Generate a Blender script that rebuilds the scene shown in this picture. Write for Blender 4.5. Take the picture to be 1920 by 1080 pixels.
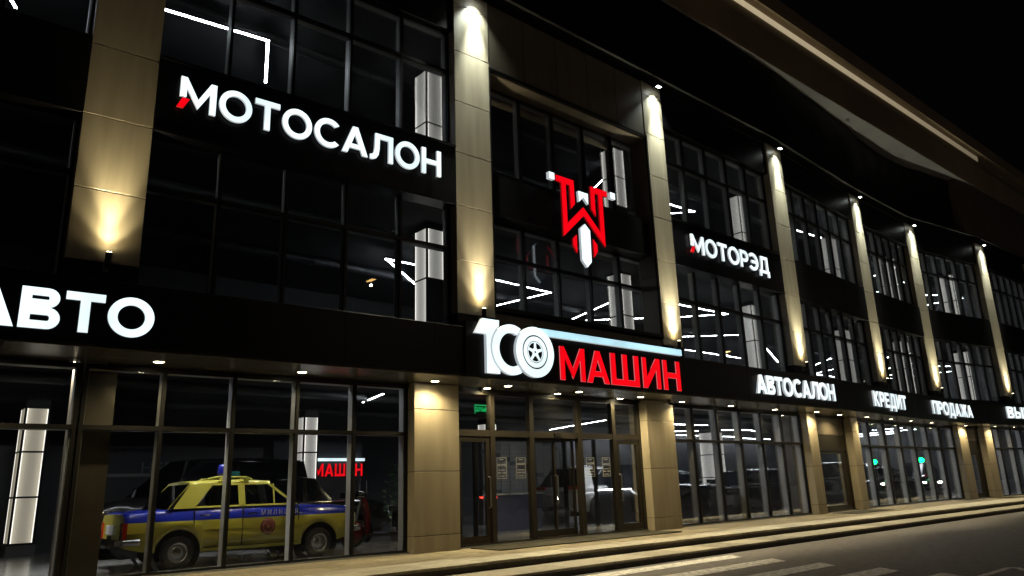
import bpy, math, random
from mathutils import Matrix, Vector
random.seed(7)
scene = bpy.context.scene
for o in list(bpy.data.objects): bpy.data.objects.remove(o)
COL = scene.collection

# ------------------------------------------------------------------ camera
EYE = 1.6
def camera_matrix(yaw, pitch, roll):
    cy, sy, cp, sp = math.cos(yaw), math.sin(yaw), math.cos(pitch), math.sin(pitch)
    fw = Vector((sy*cp, cy*cp, sp)); r = Vector((cy, -sy, 0)); u = r.cross(fw)
    cr, sr = math.cos(roll), math.sin(roll)
    r2 = r*cr + u*sr; u2 = u*cr - r*sr
    m = Matrix((r2, u2, -fw)).transposed().to_4x4()
    m.translation = (0, 0, EYE)
    return m
cam_d = bpy.data.cameras.new('camera'); cam = bpy.data.objects.new('camera', cam_d); COL.objects.link(cam)
cam.matrix_world = camera_matrix(0.724055, 0.261197, -0.03293)
cam_d.sensor_width = 36.0; cam_d.lens = 1399.25/1920*36.0
cam_d.clip_start = 0.05; cam_d.clip_end = 2000
scene.camera = cam

# ------------------------------------------------------------------ night sky, exposure
world = bpy.data.worlds.new('World'); scene.world = world; world.use_nodes = True
wn = world.node_tree.nodes; bg = wn['Background']
bg.inputs[0].default_value = (0.62, 0.60, 0.85, 1); bg.inputs[1].default_value = 0.0011
vs = scene.view_settings
vs.view_transform = 'Standard'; vs.look = 'None'; vs.exposure = 0.0; vs.gamma = 1.0; vs.use_curve_mapping = False
scene.render.engine = 'CYCLES'
cy = scene.cycles
cy.use_denoising = True
try: cy.denoiser = 'OPENIMAGEDENOISE'
except Exception: pass
cy.max_bounces = 10; cy.diffuse_bounces = 3; cy.glossy_bounces = 4; cy.transmission_bounces = 4; cy.transparent_max_bounces = 24
cy.sample_clamp_indirect = 3.0; cy.blur_glossy = 0.5
cy.caustics_reflective = False; cy.caustics_refractive = False

# ------------------------------------------------------------------ materials
def mat(name, col, rough=0.5, metal=0.0, spec=0.5, var=0.0, scale=6.0, bump=0.0, coat=0.0, stretch=None, per_obj=0.0, detail=6, drough=.5):
    m = bpy.data.materials.new(name); m.use_nodes = True
    nt = m.node_tree; b = nt.nodes['Principled BSDF']
    b.inputs['Base Color'].default_value = (*col, 1); b.inputs['Roughness'].default_value = rough
    b.inputs['Metallic'].default_value = metal; b.inputs['Specular IOR Level'].default_value = spec
    b.inputs['Coat Weight'].default_value = coat
    if var or bump:
        tc = nt.nodes.new('ShaderNodeTexCoord'); mp = nt.nodes.new('ShaderNodeMapping')
        nz = nt.nodes.new('ShaderNodeTexNoise')
        geo = nt.nodes.new('ShaderNodeNewGeometry')
        nt.links.new(geo.outputs['Position'], mp.inputs[0]); nt.links.new(mp.outputs[0], nz.inputs['Vector'])
        if stretch: mp.inputs['Scale'].default_value = stretch
        nz.inputs['Scale'].default_value = scale; nz.inputs['Detail'].default_value = detail; nz.inputs['Roughness'].default_value = drough
    if var:
        rp = nt.nodes.new('ShaderNodeMapRange'); rp.inputs['From Min'].default_value = .3; rp.inputs['From Max'].default_value = .7
        rp.inputs['To Min'].default_value = 1-var; rp.inputs['To Max'].default_value = 1+var
        mx = nt.nodes.new('ShaderNodeVectorMath'); mx.operation = 'SCALE'; mx.inputs[0].default_value = col
        nt.links.new(nz.outputs[0], rp.inputs[0]); nt.links.new(rp.outputs[0], mx.inputs['Scale'])
        if per_obj:
            oi = nt.nodes.new('ShaderNodeObjectInfo'); pr = nt.nodes.new('ShaderNodeMapRange'); pr.inputs['To Min'].default_value = 1-per_obj; pr.inputs['To Max'].default_value = 1+per_obj
            m2 = nt.nodes.new('ShaderNodeVectorMath'); m2.operation = 'SCALE'
            nt.links.new(oi.outputs['Random'], pr.inputs[0]); nt.links.new(mx.outputs[0], m2.inputs[0]); nt.links.new(pr.outputs[0], m2.inputs['Scale']); nt.links.new(m2.outputs[0], b.inputs['Base Color'])
        else: nt.links.new(mx.outputs[0], b.inputs['Base Color'])
        r2 = nt.nodes.new('ShaderNodeMapRange'); r2.inputs['To Min'].default_value = rough*(1-.5*var); r2.inputs['To Max'].default_value = min(1, rough*(1+.5*var))
        nt.links.new(nz.outputs[0], r2.inputs[0]); nt.links.new(r2.outputs[0], b.inputs['Roughness'])
    if bump:
        bp = nt.nodes.new('ShaderNodeBump'); bp.inputs['Strength'].default_value = bump; bp.inputs['Distance'].default_value = .02
        nt.links.new(nz.outputs[0], bp.inputs['Height']); nt.links.new(bp.outputs[0], b.inputs['Normal'])
    return m
def emit(name, col, strength, base=(0.5, 0.5, 0.5)):
    m = mat(name, base, .4); b = m.node_tree.nodes['Principled BSDF']
    b.inputs['Emission Color'].default_value = (*col, 1); b.inputs['Emission Strength'].default_value = strength
    return m
def emit_noise(name, col, lo, hi, scale, base=(.6, .6, .6)):
    m = emit(name, col, hi, base); nt = m.node_tree; b = nt.nodes['Principled BSDF']
    geo = nt.nodes.new('ShaderNodeNewGeometry'); nz = nt.nodes.new('ShaderNodeTexNoise'); nz.inputs['Scale'].default_value = scale
    nz.inputs['Detail'].default_value = 3
    rp = nt.nodes.new('ShaderNodeMapRange'); rp.inputs['From Min'].default_value = .35; rp.inputs['From Max'].default_value = .65
    rp.inputs['To Min'].default_value = lo; rp.inputs['To Max'].default_value = hi
    nt.links.new(geo.outputs['Position'], nz.inputs['Vector']); nt.links.new(nz.outputs[0], rp.inputs[0]); nt.links.new(rp.outputs[0], b.inputs['Emission Strength'])
    return m
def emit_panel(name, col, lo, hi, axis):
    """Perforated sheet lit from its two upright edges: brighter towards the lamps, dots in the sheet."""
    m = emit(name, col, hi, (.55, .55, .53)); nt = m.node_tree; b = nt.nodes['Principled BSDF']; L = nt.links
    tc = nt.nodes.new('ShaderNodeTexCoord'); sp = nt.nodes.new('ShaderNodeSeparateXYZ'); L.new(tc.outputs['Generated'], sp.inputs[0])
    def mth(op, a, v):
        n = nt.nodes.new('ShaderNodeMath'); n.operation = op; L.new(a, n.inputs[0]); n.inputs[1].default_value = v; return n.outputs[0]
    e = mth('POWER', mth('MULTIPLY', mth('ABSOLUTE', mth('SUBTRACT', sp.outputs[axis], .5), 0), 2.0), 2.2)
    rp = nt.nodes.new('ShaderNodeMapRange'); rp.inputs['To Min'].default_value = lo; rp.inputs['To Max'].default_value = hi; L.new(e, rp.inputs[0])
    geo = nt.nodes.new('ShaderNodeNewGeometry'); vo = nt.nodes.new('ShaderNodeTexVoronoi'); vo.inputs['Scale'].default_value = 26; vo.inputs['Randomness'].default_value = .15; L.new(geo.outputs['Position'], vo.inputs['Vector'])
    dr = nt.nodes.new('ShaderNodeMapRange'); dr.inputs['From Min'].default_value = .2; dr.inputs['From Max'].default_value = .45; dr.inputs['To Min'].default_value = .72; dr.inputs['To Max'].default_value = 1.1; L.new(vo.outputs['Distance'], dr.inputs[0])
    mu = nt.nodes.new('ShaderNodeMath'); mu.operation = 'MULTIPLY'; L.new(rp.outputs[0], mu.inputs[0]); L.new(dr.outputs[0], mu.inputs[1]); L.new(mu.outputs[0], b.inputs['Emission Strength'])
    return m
def glass(name, tint, refl=0.5, rough=0.0, ior=1.5, dust=0.0):
    m = bpy.data.materials.new(name); m.use_nodes = True; nt = m.node_tree
    for n in list(nt.nodes):
        if n.type != 'OUTPUT_MATERIAL': nt.nodes.remove(n)
    out = [n for n in nt.nodes][0]
    tr = nt.nodes.new('ShaderNodeBsdfTransparent'); tr.inputs[0].default_value = (*tint, 1)
    gl = nt.nodes.new('ShaderNodeBsdfGlossy'); gl.inputs['Roughness'].default_value = rough; gl.inputs[0].default_value = (1, 1, 1, 1)
    fr = nt.nodes.new('ShaderNodeFresnel'); fr.inputs[0].default_value = ior
    mu = nt.nodes.new('ShaderNodeMath'); mu.operation = 'MULTIPLY'; mu.inputs[1].default_value = refl
    mx = nt.nodes.new('ShaderNodeMixShader')
    nt.links.new(fr.outputs[0], mu.inputs[0]); nt.links.new(mu.outputs[0], mx.inputs[0])
    nt.links.new(tr.outputs[0], mx.inputs[1]); nt.links.new(gl.outputs[0], mx.inputs[2]); last = mx
    if dust:
        geo = nt.nodes.new('ShaderNodeNewGeometry'); nz = nt.nodes.new('ShaderNodeTexNoise'); nz.inputs['Scale'].default_value = .9; nz.inputs['Detail'].default_value = 7
        mr = nt.nodes.new('ShaderNodeMapRange'); mr.inputs['From Min'].default_value = .35; mr.inputs['From Max'].default_value = .75; mr.inputs['To Min'].default_value = dust*.25; mr.inputs['To Max'].default_value = dust*1.6
        tl = nt.nodes.new('ShaderNodeBsdfTranslucent'); tl.inputs[0].default_value = (.8, .82, .82, 1); m3 = nt.nodes.new('ShaderNodeMixShader')
        nt.links.new(geo.outputs['Position'], nz.inputs['Vector']); nt.links.new(nz.outputs[0], mr.inputs[0]); nt.links.new(mr.outputs[0], m3.inputs[0])
        nt.links.new(mx.outputs[0], m3.inputs[1]); nt.links.new(tl.outputs[0], m3.inputs[2]); last = m3
        bp = nt.nodes.new('ShaderNodeBump'); bp.inputs['Strength'].default_value = .025; bp.inputs['Distance'].default_value = .02; n2 = nt.nodes.new('ShaderNodeTexNoise'); n2.inputs['Scale'].default_value = 1.1
        nt.links.new(geo.outputs['Position'], n2.inputs['Vector']); nt.links.new(n2.outputs[0], bp.inputs['Height']); nt.links.new(bp.outputs[0], gl.inputs['Normal'])
    nt.links.new(last.outputs[0], out.inputs[0])
    return m

M = dict(
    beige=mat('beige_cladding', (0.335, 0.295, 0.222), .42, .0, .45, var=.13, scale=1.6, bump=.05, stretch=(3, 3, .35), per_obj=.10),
    beige_shaded=mat('beige_cladding_shaded', (0.115, 0.095, 0.07), .5, var=.14, scale=1.2, stretch=(3, 3, .4), per_obj=.12),  # same beige cladding where little light falls; shade put into the colour
    attic=mat('attic_render', (0.27, 0.205, 0.135), .7, var=.15, scale=.6),
    black=mat('black_cladding', (0.0045, 0.0045, 0.0055), .42, .0, .25, var=.25, scale=.7),
    black_matt=mat('black_panel', (0.004, 0.004, 0.005), .6, .0, .2, var=.25, scale=.9),
    gloss_black=mat('sign_box_black', (0.004, 0.0045, 0.007), .35, .0, .35, var=.2, scale=1.0),
    frame=mat('black_aluminium', (0.005, 0.005, 0.0055), .45, .0, .3),
    bronze=mat('dark_bronze_aluminium', (0.020, 0.017, 0.013), .42, .1, .4),
    fin=mat('grey_mullion', (0.50, 0.50, 0.49), .45, .0, .5, var=.05, scale=3),
    glass=glass('window_glass', (0.93, 0.95, 0.96), .55, dust=.016),
    shop_glass=glass('shop_window_glass', (0.94, 0.95, 0.96), .6, dust=.005),
    door_glass=glass('door_glass', (0.93, 0.94, 0.94), .5, dust=.008),
    soffit=mat('dark_soffit', (0.12, 0.113, 0.10), .25, .3, .5, var=.12, scale=1.5),
    concrete=mat('dark_concrete', (0.06, 0.06, 0.062), .8, var=.2, scale=1.1),
    ceiling=mat('dark_ceiling', (0.035, 0.036, 0.04), .9, var=.2, scale=1.0),
    inwall=mat('grey_wall', (0.065, 0.067, 0.072), .8, var=.15, scale=.8),
    tile=mat('grey_floor_tile', (0.24, 0.25, 0.26), .22, .0, .5, var=.08, scale=1.5),
    paving=mat('granite_paving', (0.295, 0.262, 0.195), .75, var=.2, scale=9, bump=.2, per_obj=.16),
    paving_b=mat('granite_paving_dull', (0.25, 0.22, 0.165), .78, var=.22, scale=7, bump=.2, per_obj=.16),
    riser=mat('stone_riser', (0.07, 0.06, 0.05), .85, var=.25, scale=5),
    asphalt=mat('asphalt', (0.165, 0.147, 0.136), .8, var=.4, scale=5, bump=.6, detail=14, drough=.72),
    paint=mat('worn_road_paint', (0.66, 0.63, 0.58), .8, var=.8, scale=9, bump=.3, detail=12, drough=.7),
    mat_rubber=mat('entrance_mat', (0.035, 0.032, 0.022), .9, var=.3, scale=60, bump=.4),
    white_face=emit_noise('white_lit_acrylic', (0.80, 0.97, 1.0), 1.05, 1.5, .9),
    cyan_face=emit_noise('pale_cyan_lit_acrylic', (0.52, 0.88, 1.0), .85, 1.15, 1.1),
    white_side=emit('white_letter_return', (0.85, 0.93, 1.0), .40, (.55, .55, .55)),
    red_face=emit_noise('red_lit_acrylic', (1.0, 0.001, 0.008), .88, 1.0, 1.5, (.3, .0, .0)),
    red_side=emit('red_letter_return', (1.0, 0.01, 0.02), .12, (.4, .02, .02)),
    red_edge=emit('pink_letter_rim', (1.0, 0.16, 0.18), .7),
    grey_acrylic=mat('dark_grey_acrylic', (0.03, 0.04, 0.045), .4),
    led=emit('white_led', (0.93, 0.97, 1.0), 36.0),
    led_warm=emit('warm_led', (1.0, 0.93, 0.80), 2.4),
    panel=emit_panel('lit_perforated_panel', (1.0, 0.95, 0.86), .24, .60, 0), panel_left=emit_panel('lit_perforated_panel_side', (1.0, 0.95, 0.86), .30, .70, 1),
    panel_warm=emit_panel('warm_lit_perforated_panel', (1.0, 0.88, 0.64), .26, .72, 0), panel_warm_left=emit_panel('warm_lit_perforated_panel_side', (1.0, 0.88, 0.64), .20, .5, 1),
    panel_edge=emit('panel_edge_strip', (1.0, 0.95, 0.85), 1.6),
    lampdisc=emit('downlight_lens', (1.0, 0.86, 0.55), 40.0),
    lampcool=emit('cool_lens', (0.93, 1.0, 0.93), 25.0),
    lampwarm=emit('warm_lens', (1.0, 0.85, 0.5), 25.0),
    street=emit('street_lamp_lens', (1.0, 0.55, 0.16), 14.0),
    metal=mat('grey_metal', (0.25, 0.25, 0.25), .35, .9),
    darkmetal=mat('dark_flashing', (0.07, 0.07, 0.07), .5, .6),
    chrome=mat('chrome', (0.75, 0.75, 0.76), .12, 1.0),
    tyre=mat('tyre_rubber', (0.012, 0.012, 0.012), .8, var=.2, scale=20),
    rim=mat('silver_rim', (0.42, 0.42, 0.43), .25, .9),
    darkrim=mat('dark_rim', (0.10, 0.10, 0.11), .25, .9),
    yellow=mat('yellow_car_paint', (0.50, 0.45, 0.07), .25, .0, .5, coat=.6),
    blue=mat('blue_car_paint', (0.012, 0.022, 0.30), .22, .0, .5, coat=.6),
    carblack=mat('black_car_paint', (0.010, 0.010, 0.012), .16, .0, .6, coat=1.0),
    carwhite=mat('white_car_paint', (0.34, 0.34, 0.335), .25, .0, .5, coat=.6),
    cardark=mat('dark_car_plastic', (0.012, 0.012, 0.013), .6),
    carglass=glass('car_glass', (0.16, 0.18, 0.19), 1.0),
    carglass_dark=mat('dark_car_glass', (0.008, 0.009, 0.011), .06, .0, .6),
    taillight=mat('red_lens', (0.30, 0.02, 0.01), .2, coat=.5),
    amber=mat('amber_lens', (0.45, 0.16, 0.02), .2, coat=.5),
    headlight=mat('headlamp_glass', (0.55, 0.58, 0.6), .12, .4),
    duct=mat('galvanised_duct', (0.09, 0.095, 0.10), .5, .5, var=.2, scale=2),
    white=mat('white_plastic', (0.7, 0.7, 0.7), .4),
    cap=mat('pale_blue_fabric', (0.42, 0.55, 0.62), .8),
    beacon=mat('blue_beacon_plastic', (0.012, 0.015, 0.22), .12, coat=.8),
    beacon2=mat('teal_beacon_plastic', (0.01, 0.06, 0.075), .15, coat=.8),
    red_paint=mat('red_paint', (0.12, 0.006, 0.006), .25, coat=.7),
    crest=mat('dark_red_crest', (0.16, 0.03, 0.025), .5),
    crest_gold=mat('dull_gold_crest', (0.30, 0.17, 0.08), .5),
    seat=mat('dark_seat', (0.02, 0.02, 0.02), .8),
    exit_g=emit('green_exit_light', (0.0, 1.0, 0.25), .5),
    exit_d=mat('exit_sign_housing', (0.01, 0.06, 0.02), .5),
    sticker=mat('white_vinyl_print', (0.34, 0.34, 0.32), .6),
    wordgrey=mat('grey_wall_letters', (0.16, 0.165, 0.17), .6),
    leaf=mat('dark_green_leaf', (0.03, 0.07, 0.02), .5),
    pot=mat('grey_planter', (0.12, 0.12, 0.12), .6),
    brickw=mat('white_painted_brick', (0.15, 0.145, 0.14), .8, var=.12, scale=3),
    bluedesk=mat('blue_grey_panel', (0.09, 0.10, 0.20), .5),
    soffit_pale=mat('pale_grey_soffit', (0.17, 0.17, 0.18), .7, var=.1, scale=.5),
)

# ------------------------------------------------------------------ mesh helpers
class MB:
    def __init__(s): s.v = []; s.f = []; s.m = []; s.smooth = []
    def add(s, vs, fs, mi=0, sm=False):
        o = len(s.v); s.v += [tuple(p) for p in vs]
        for f in fs: s.f.append(tuple(i+o for i in f)); s.m.append(mi); s.smooth.append(sm)
        return s
    def box(s, x0, x1, y0, y1, z0, z1, mi=0):
        vs = [(x, y, z) for z in (z0, z1) for y in (y0, y1) for x in (x0, x1)]
        return s.add(vs, [(0, 2, 3, 1), (4, 5, 7, 6), (0, 1, 5, 4), (2, 6, 7, 3), (0, 4, 6, 2), (1, 3, 7, 5)], mi)
    def cbox(s, x0, x1, y0, y1, z0, z1, c=.01, mi=0):
        # box with all four front (min-y) edges chamfered
        vs = [(x0, y1, z0), (x1, y1, z0), (x1, y1, z1), (x0, y1, z1), (x0, y0+c, z0), (x1, y0+c, z0), (x1, y0+c, z1), (x0, y0+c, z1),
              (x0+c, y0, z0+c), (x1-c, y0, z0+c), (x1-c, y0, z1-c), (x0+c, y0, z1-c)]
        fs = [(0, 3, 2, 1), (0, 1, 5, 4), (1, 2, 6, 5), (2, 3, 7, 6), (3, 0, 4, 7), (4, 5, 9, 8), (5, 6, 10, 9), (6, 7, 11, 10), (7, 4, 8, 11), (8, 9, 10, 11)]
        return s.add(vs, fs, mi)
    def prism(s, poly, z0, z1, mi=0):
        n = len(poly)
        vs = [(x, y, z0) for x, y in poly] + [(x, y, z1) for x, y in poly]
        fs = [tuple(range(n-1, -1, -1)), tuple(range(n, 2*n))] + [(i, (i+1) % n, n+(i+1) % n, n+i) for i in range(n)]
        return s.add(vs, fs, mi)
    def cyl(s, p0, p1, r0, r1=None, n=12, mi=0, sm=True, caps=True):
        r1 = r0 if r1 is None else r1
        p0 = Vector(p0); p1 = Vector(p1); d = (p1-p0).normalized()
        a = d.orthogonal().normalized(); b = d.cross(a)
        vs = []
        for p, r in ((p0, r0), (p1, r1)):
            for i in range(n):
                t = 2*math.pi*i/n; vs.append(p+a*(r*math.cos(t))+b*(r*math.sin(t)))
        s.add(vs, [(i, (i+1) % n, n+(i+1) % n, n+i) for i in range(n)], mi, sm)
        if caps: s.add(vs, [tuple(range(n-1, -1, -1)), tuple(range(n, 2*n))], mi)
        return s
    def tube(s, pts, r, n=8, mi=0):
        for a, b in zip(pts[:-1], pts[1:]): s.cyl(a, b, r, r, n, mi)
        return s
    def lathe(s, prof, origin, axis='y', n=24, mi=0, sm=True):
        # prof: (radius, along)
        ox, oy, oz = origin; vs = []
        for r, h in prof:
            for i in range(n):
                t = 2*math.pi*i/n; c, d = r*math.cos(t), r*math.sin(t)
                vs.append((ox+c, oy+h, oz+d) if axis == 'y' else (ox+c, oy+d, oz+h) if axis == 'z' else (ox+h, oy+c, oz+d))
        fs = []
        for k in range(len(prof)-1):
            for i in range(n): fs.append((k*n+i, k*n+(i+1) % n, (k+1)*n+(i+1) % n, (k+1)*n+i))
        return s.add(vs, fs, mi, sm)
    def mesh(s, name, mats):
        me = bpy.data.meshes.new(name); me.from_pydata(s.v, [], s.f)
        if not isinstance(mats, (list, tuple)): mats = [mats]
        for m in mats: me.materials.append(m)
        me.polygons.foreach_set('material_index', s.m); me.polygons.foreach_set('use_smooth', s.smooth)
        me.update(); return me
    def build(s, name, mats, parent=None, loc=(0, 0, 0), rz=0.0):
        return link(name, s.mesh(name, mats), parent, loc, rz)
def link(name, data, parent=None, loc=(0, 0, 0), rz=0.0):
    o = bpy.data.objects.new(name, data); COL.objects.link(o)
    o.parent = parent; o.location = loc; o.rotation_euler = (0, 0, rz); return o
def tag(o, label=None, cat=None, group=None, kind=None):
    if label: o['label'] = label
    if cat: o['category'] = cat
    if group: o['group'] = group
    if kind: o['kind'] = kind
    return o
def thing(name, label, cat, loc=(0, 0, 0), rz=0.0, group=None):
    return tag(link(name, None, None, loc, rz), label, cat, group)
def copy_tree(o, parent=None):
    c = o.copy(); COL.objects.link(c); c.parent = parent
    for ch in o.children: copy_tree(ch, c)
    return c
_cache = {}
def piece(name, dims, m, parent, loc, rz=0.0, c=.008):
    """A chamfered box piece (front face towards -y); alike pieces share their mesh."""
    key = (name, tuple(round(d, 3) for d in dims), m.name)
    if key not in _cache:
        w, d, h = dims; _cache[key] = MB().cbox(0, w, 0, d, 0, h, c).mesh(name, m)
    return link(name, _cache[key], parent, loc, rz)
def plain(name, dims, m, parent, loc, rz=0.0):
    key = ('p'+name, tuple(round(d, 3) for d in dims), m.name)
    if key not in _cache:
        w, d, h = dims; _cache[key] = MB().box(0, w, 0, d, 0, h).mesh(name, m)
    return link(name, _cache[key], parent, loc, rz)
def spot(name, loc, target, energy, col, size, blend, radius, parent=None):
    l = bpy.data.lights.new(name, 'SPOT'); l.energy = energy; l.color = col; l.spot_size = math.radians(size); l.spot_blend = blend
    l.shadow_soft_size = radius
    o = bpy.data.objects.new(name, l); COL.objects.link(o); o.parent = parent; o.location = loc
    o.rotation_euler = (Vector(target)-Vector(loc)).to_track_quat('-Z', 'Y').to_euler(); return o

# ------------------------------------------------------------------ plan of the facade (front face of the pilasters)
NODES = [(-5.3, 14.7), (2.95, 14.35), (11.2, 14.0), (19.05, 14.0), (27.0, 14.0), (35.27, 14.48), (42.05, 14.61), (49.5, 13.52), (57.5, 13.2)]
def bay(i):
    (ax, ay), (bx, by) = NODES[i], NODES[i+1]
    return (ax, ay), math.atan2(by-ay, bx-ax), math.hypot(bx-ax, by-ay)
def fpt(x, off=0.0):
    """Point of the facade line at world x, moved off metres into the building."""
    for i in range(len(NODES)-1):
        (ax, ay), (bx, by) = NODES[i], NODES[i+1]
        if x <= bx or i == len(NODES)-2:
            y = ay+(by-ay)*(x-ax)/(bx-ax); return (x, y+off), math.atan2(by-ay, bx-ax), i
def node_pt(i, off):
    """Mitred polyline point of node i at offset off (into the building)."""
    a0 = bay(max(i-1, 0))[1]; a1 = bay(min(i, len(NODES)-2))[1]; a = (a0+a1)/2
    return (NODES[i][0]-math.sin(a)*off, NODES[i][1]+math.cos(a)*off)
def strip_poly(i0, i1, o0, o1):
    """Footprint between offsets o0..o1 from node i0 to i1."""
    return [node_pt(i, o0) for i in range(i0, i1+1)] + [node_pt(i, o1) for i in range(i1, i0-1, -1)]
PAV = 0.30     # pavement level
SOF = 3.96     # soffit
FB, FT = 4.0, 5.07   # fascia bottom / top
BX0, BX1 = 8.5, 10.12
PT = 14.85     # top of pilasters

# ================================================================== ground
rd = tag(MB().box(-120, 160, -90, 10.36, -.3, 0).build('road', M['asphalt']), kind='structure')
for n, (x0, x1, y0, y1) in enumerate([(9.6, 15.12, 9.62, 10.10), (9.3, 14.85, 8.43, 8.93), (9.0, 14.56, 7.26, 7.74), (8.7, 14.3, 6.0, 6.48), (8.4, 14.05, 4.88, 5.35)]):
    poly = [(x0, y0), (x1-.32, y0-.02), (x1, y1-.03), (x0+.1, y1)]
    MB().prism(poly, .001, .006).build('crosswalk_stripe', M['paint'], rd)
def stroke(a, b, w):
    d = (Vector(b)-Vector(a)).normalized()*w/2; nn = Vector((-d.y, d.x))
    return [tuple(Vector(a)-d-nn), tuple(Vector(b)+d-nn), tuple(Vector(b)+d+nn), tuple(Vector(a)-d+nn)]
MB().prism(stroke((11.9, 4.64), (15.3, 4.70), .11), .001, .006).build('bay_line', M['paint'], rd)
MB().prism(stroke((15.36, 4.60), (13.6, 3.47), .11), .001, .006).build('bay_line', M['paint'], rd)

pv = tag(MB().prism([(-60, 11.34), (160, 11.34), (160, 13.3), (57.5, 13.6), (49.5, 13.95), (42, 15.0), (27, 14.4), (11.2, 14.4), (-5.3, 15.1), (-60, 15.1)], -.3, PAV-.012).build('pavement', M['riser']), kind='structure')
st = tag(MB().box(-60, 160, 10.4, 11.338, -.3, .138).build('front_step', M['riser']), kind='structure')
for r in range(4):                       # rows of paving slabs, nearest the kerb first
    y0 = 11.30+r*.66
    x = 2.0-(r % 2)*.6; k = 0
    while x < 30:
        m = M['paving'] if random.random() < .6 else M['paving_b']
        if y0 < 13.4:
            piece('paving_slab', (1.188, .646, .05), m, pv, (x, y0, PAV-.05+random.uniform(-.003, .0015)), c=.006)
        x += 1.2
x = 2.0
while x < 30:
    m = M['paving'] if random.random() < .6 else M['paving_b']
    piece('step_slab', (1.188, .985, .045), m, st, (x, 10.36, .146-.045+random.uniform(-.003, .0)), c=.006); x += 1.2
far = MB()
for r in range(4):
    x = 30.2-(r % 2)*.6
    while x < 90:
        far.box(x, x+1.194, 11.30+r*.66, 11.952+r*.66, PAV-.05, PAV+random.uniform(-.003, .001)); x += 1.2
far.prism([(2, 13.95), (11, 13.95), (11, 14.42), (2.95, 14.75), (2, 14.8)], PAV-.05, PAV-.001)
far.prism([(11.01, 13.95), (27, 13.95), (35.2, 13.95), (42, 13.95), (42, 14.95), (35.2, 14.85), (27, 14.4), (11.01, 14.4)], PAV-.05, PAV-.001)
tag(far.build('far_paving_slabs', M['paving'], pv), kind='stuff')
far = MB(); x = 30.2
while x < 90: far.box(x, x+1.194, 10.36, 11.34, .101, .146+random.uniform(-.003, 0)); x += 1.2
tag(far.build('far_step_slabs', M['paving'], st), kind='stuff')

# ================================================================== building
B = thing('car_showroom', 'three storey car showroom with beige pilasters, black bands and dark glass', 'building')

# --- floor plates, ceilings, walls of the interior
def plate(name, z0, z1, m, o0=.45, depth=36.0, i0=0, i1=8):
    front = [node_pt(i, o0) for i in range(i0, i1+1)]
    return MB().prism(front+[(front[-1][0], depth), (front[0][0], depth)], z0, z1).build(name, m, B)
plate('ground_floor_tiles', .1, .33, M['tile'], .2)
plate('floor_slab', 5.0, 5.45, M['ceiling'])
plate('floor_slab', 8.75, 10.0, M['ceiling'])
plate('roof_slab', 13.7, 14.7, M['ceiling'])
MB().box(-5, 57, 31.0, 31.2, .33, 5.0).build('back_wall', M['inwall'], B)
MB().box(-5, 57, 24.5, 24.7, 5.45, 8.75).build('back_wall', M['inwall'], B)
MB().box(-5, 57, 22.5, 22.7, 10.0, 13.7).build('back_wall', M['inwall'], B)
MB().box(-5.3, -5.1, 14.9, 31, .33, 14.7).build('end_wall', M['inwall'], B)
MB().box(57.1, 57.3, 13.6, 31, .33, 14.7).build('end_wall', M['inwall'], B)
# white brick wall behind the entrance lobby
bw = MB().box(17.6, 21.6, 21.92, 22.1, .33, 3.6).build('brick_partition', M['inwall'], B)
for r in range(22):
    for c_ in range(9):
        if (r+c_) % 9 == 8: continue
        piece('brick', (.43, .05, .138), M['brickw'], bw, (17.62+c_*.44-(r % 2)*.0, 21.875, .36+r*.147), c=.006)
MB().box(11.0, 14.4, 25.0, 25.15, .33, 3.4).build('sign_wall', M['inwall'], B)
MB().box(3.0, 10.2, 24.0, 24.15, .33, 3.1).build('partition', M['inwall'], B)

# --- upper pilasters
PW = {0: 1.16, 1: 1.19, 2: 1.16, 3: 1.02, 4: 1.18, 5: 1.1, 6: 1.1, 7: 1.1, 8: 1.1}
def node_angle(i):
    a0 = bay(max(i-1, 0))[1]; a1 = bay(min(i, len(NODES)-2))[1]; return (a0+a1)/2
JOINTS = [5.72, 7.07, 8.52, 9.97, 11.43, 12.92, 14.37, PT]
for i in range(0, 9):
    w = PW[i]; a = node_angle(i)
    core = MB().box(-w/2+.02, w/2-.02, .03, .5, 5.2, PT-.02).box(-w/2-.004, w/2+.004, -.004, .4, 5.1, 5.70).build('pilaster', M['black_matt'], B, (*NODES[i], 0), a)
    for z0, z1 in zip(JOINTS[:-1], JOINTS[1:]):
        piece('cladding_panel', (w, .36, z1-z0-.012), M['beige'], core, (-w/2, random.uniform(0, .002), z0), c=.006)
    MB().box(-w/2-.02, w/2+.02, -.02, .4, PT, PT+.03).build('coping', M['black'], core)
# unlit inner pilasters behind the ground floor glass
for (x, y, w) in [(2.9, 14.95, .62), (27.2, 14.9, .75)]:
    MB().box(0, w, 0, .7, .33, 5.0).build('inner_pilaster', M['beige_shaded'], B, (x, y, 0), fpt(x)[1])

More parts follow.
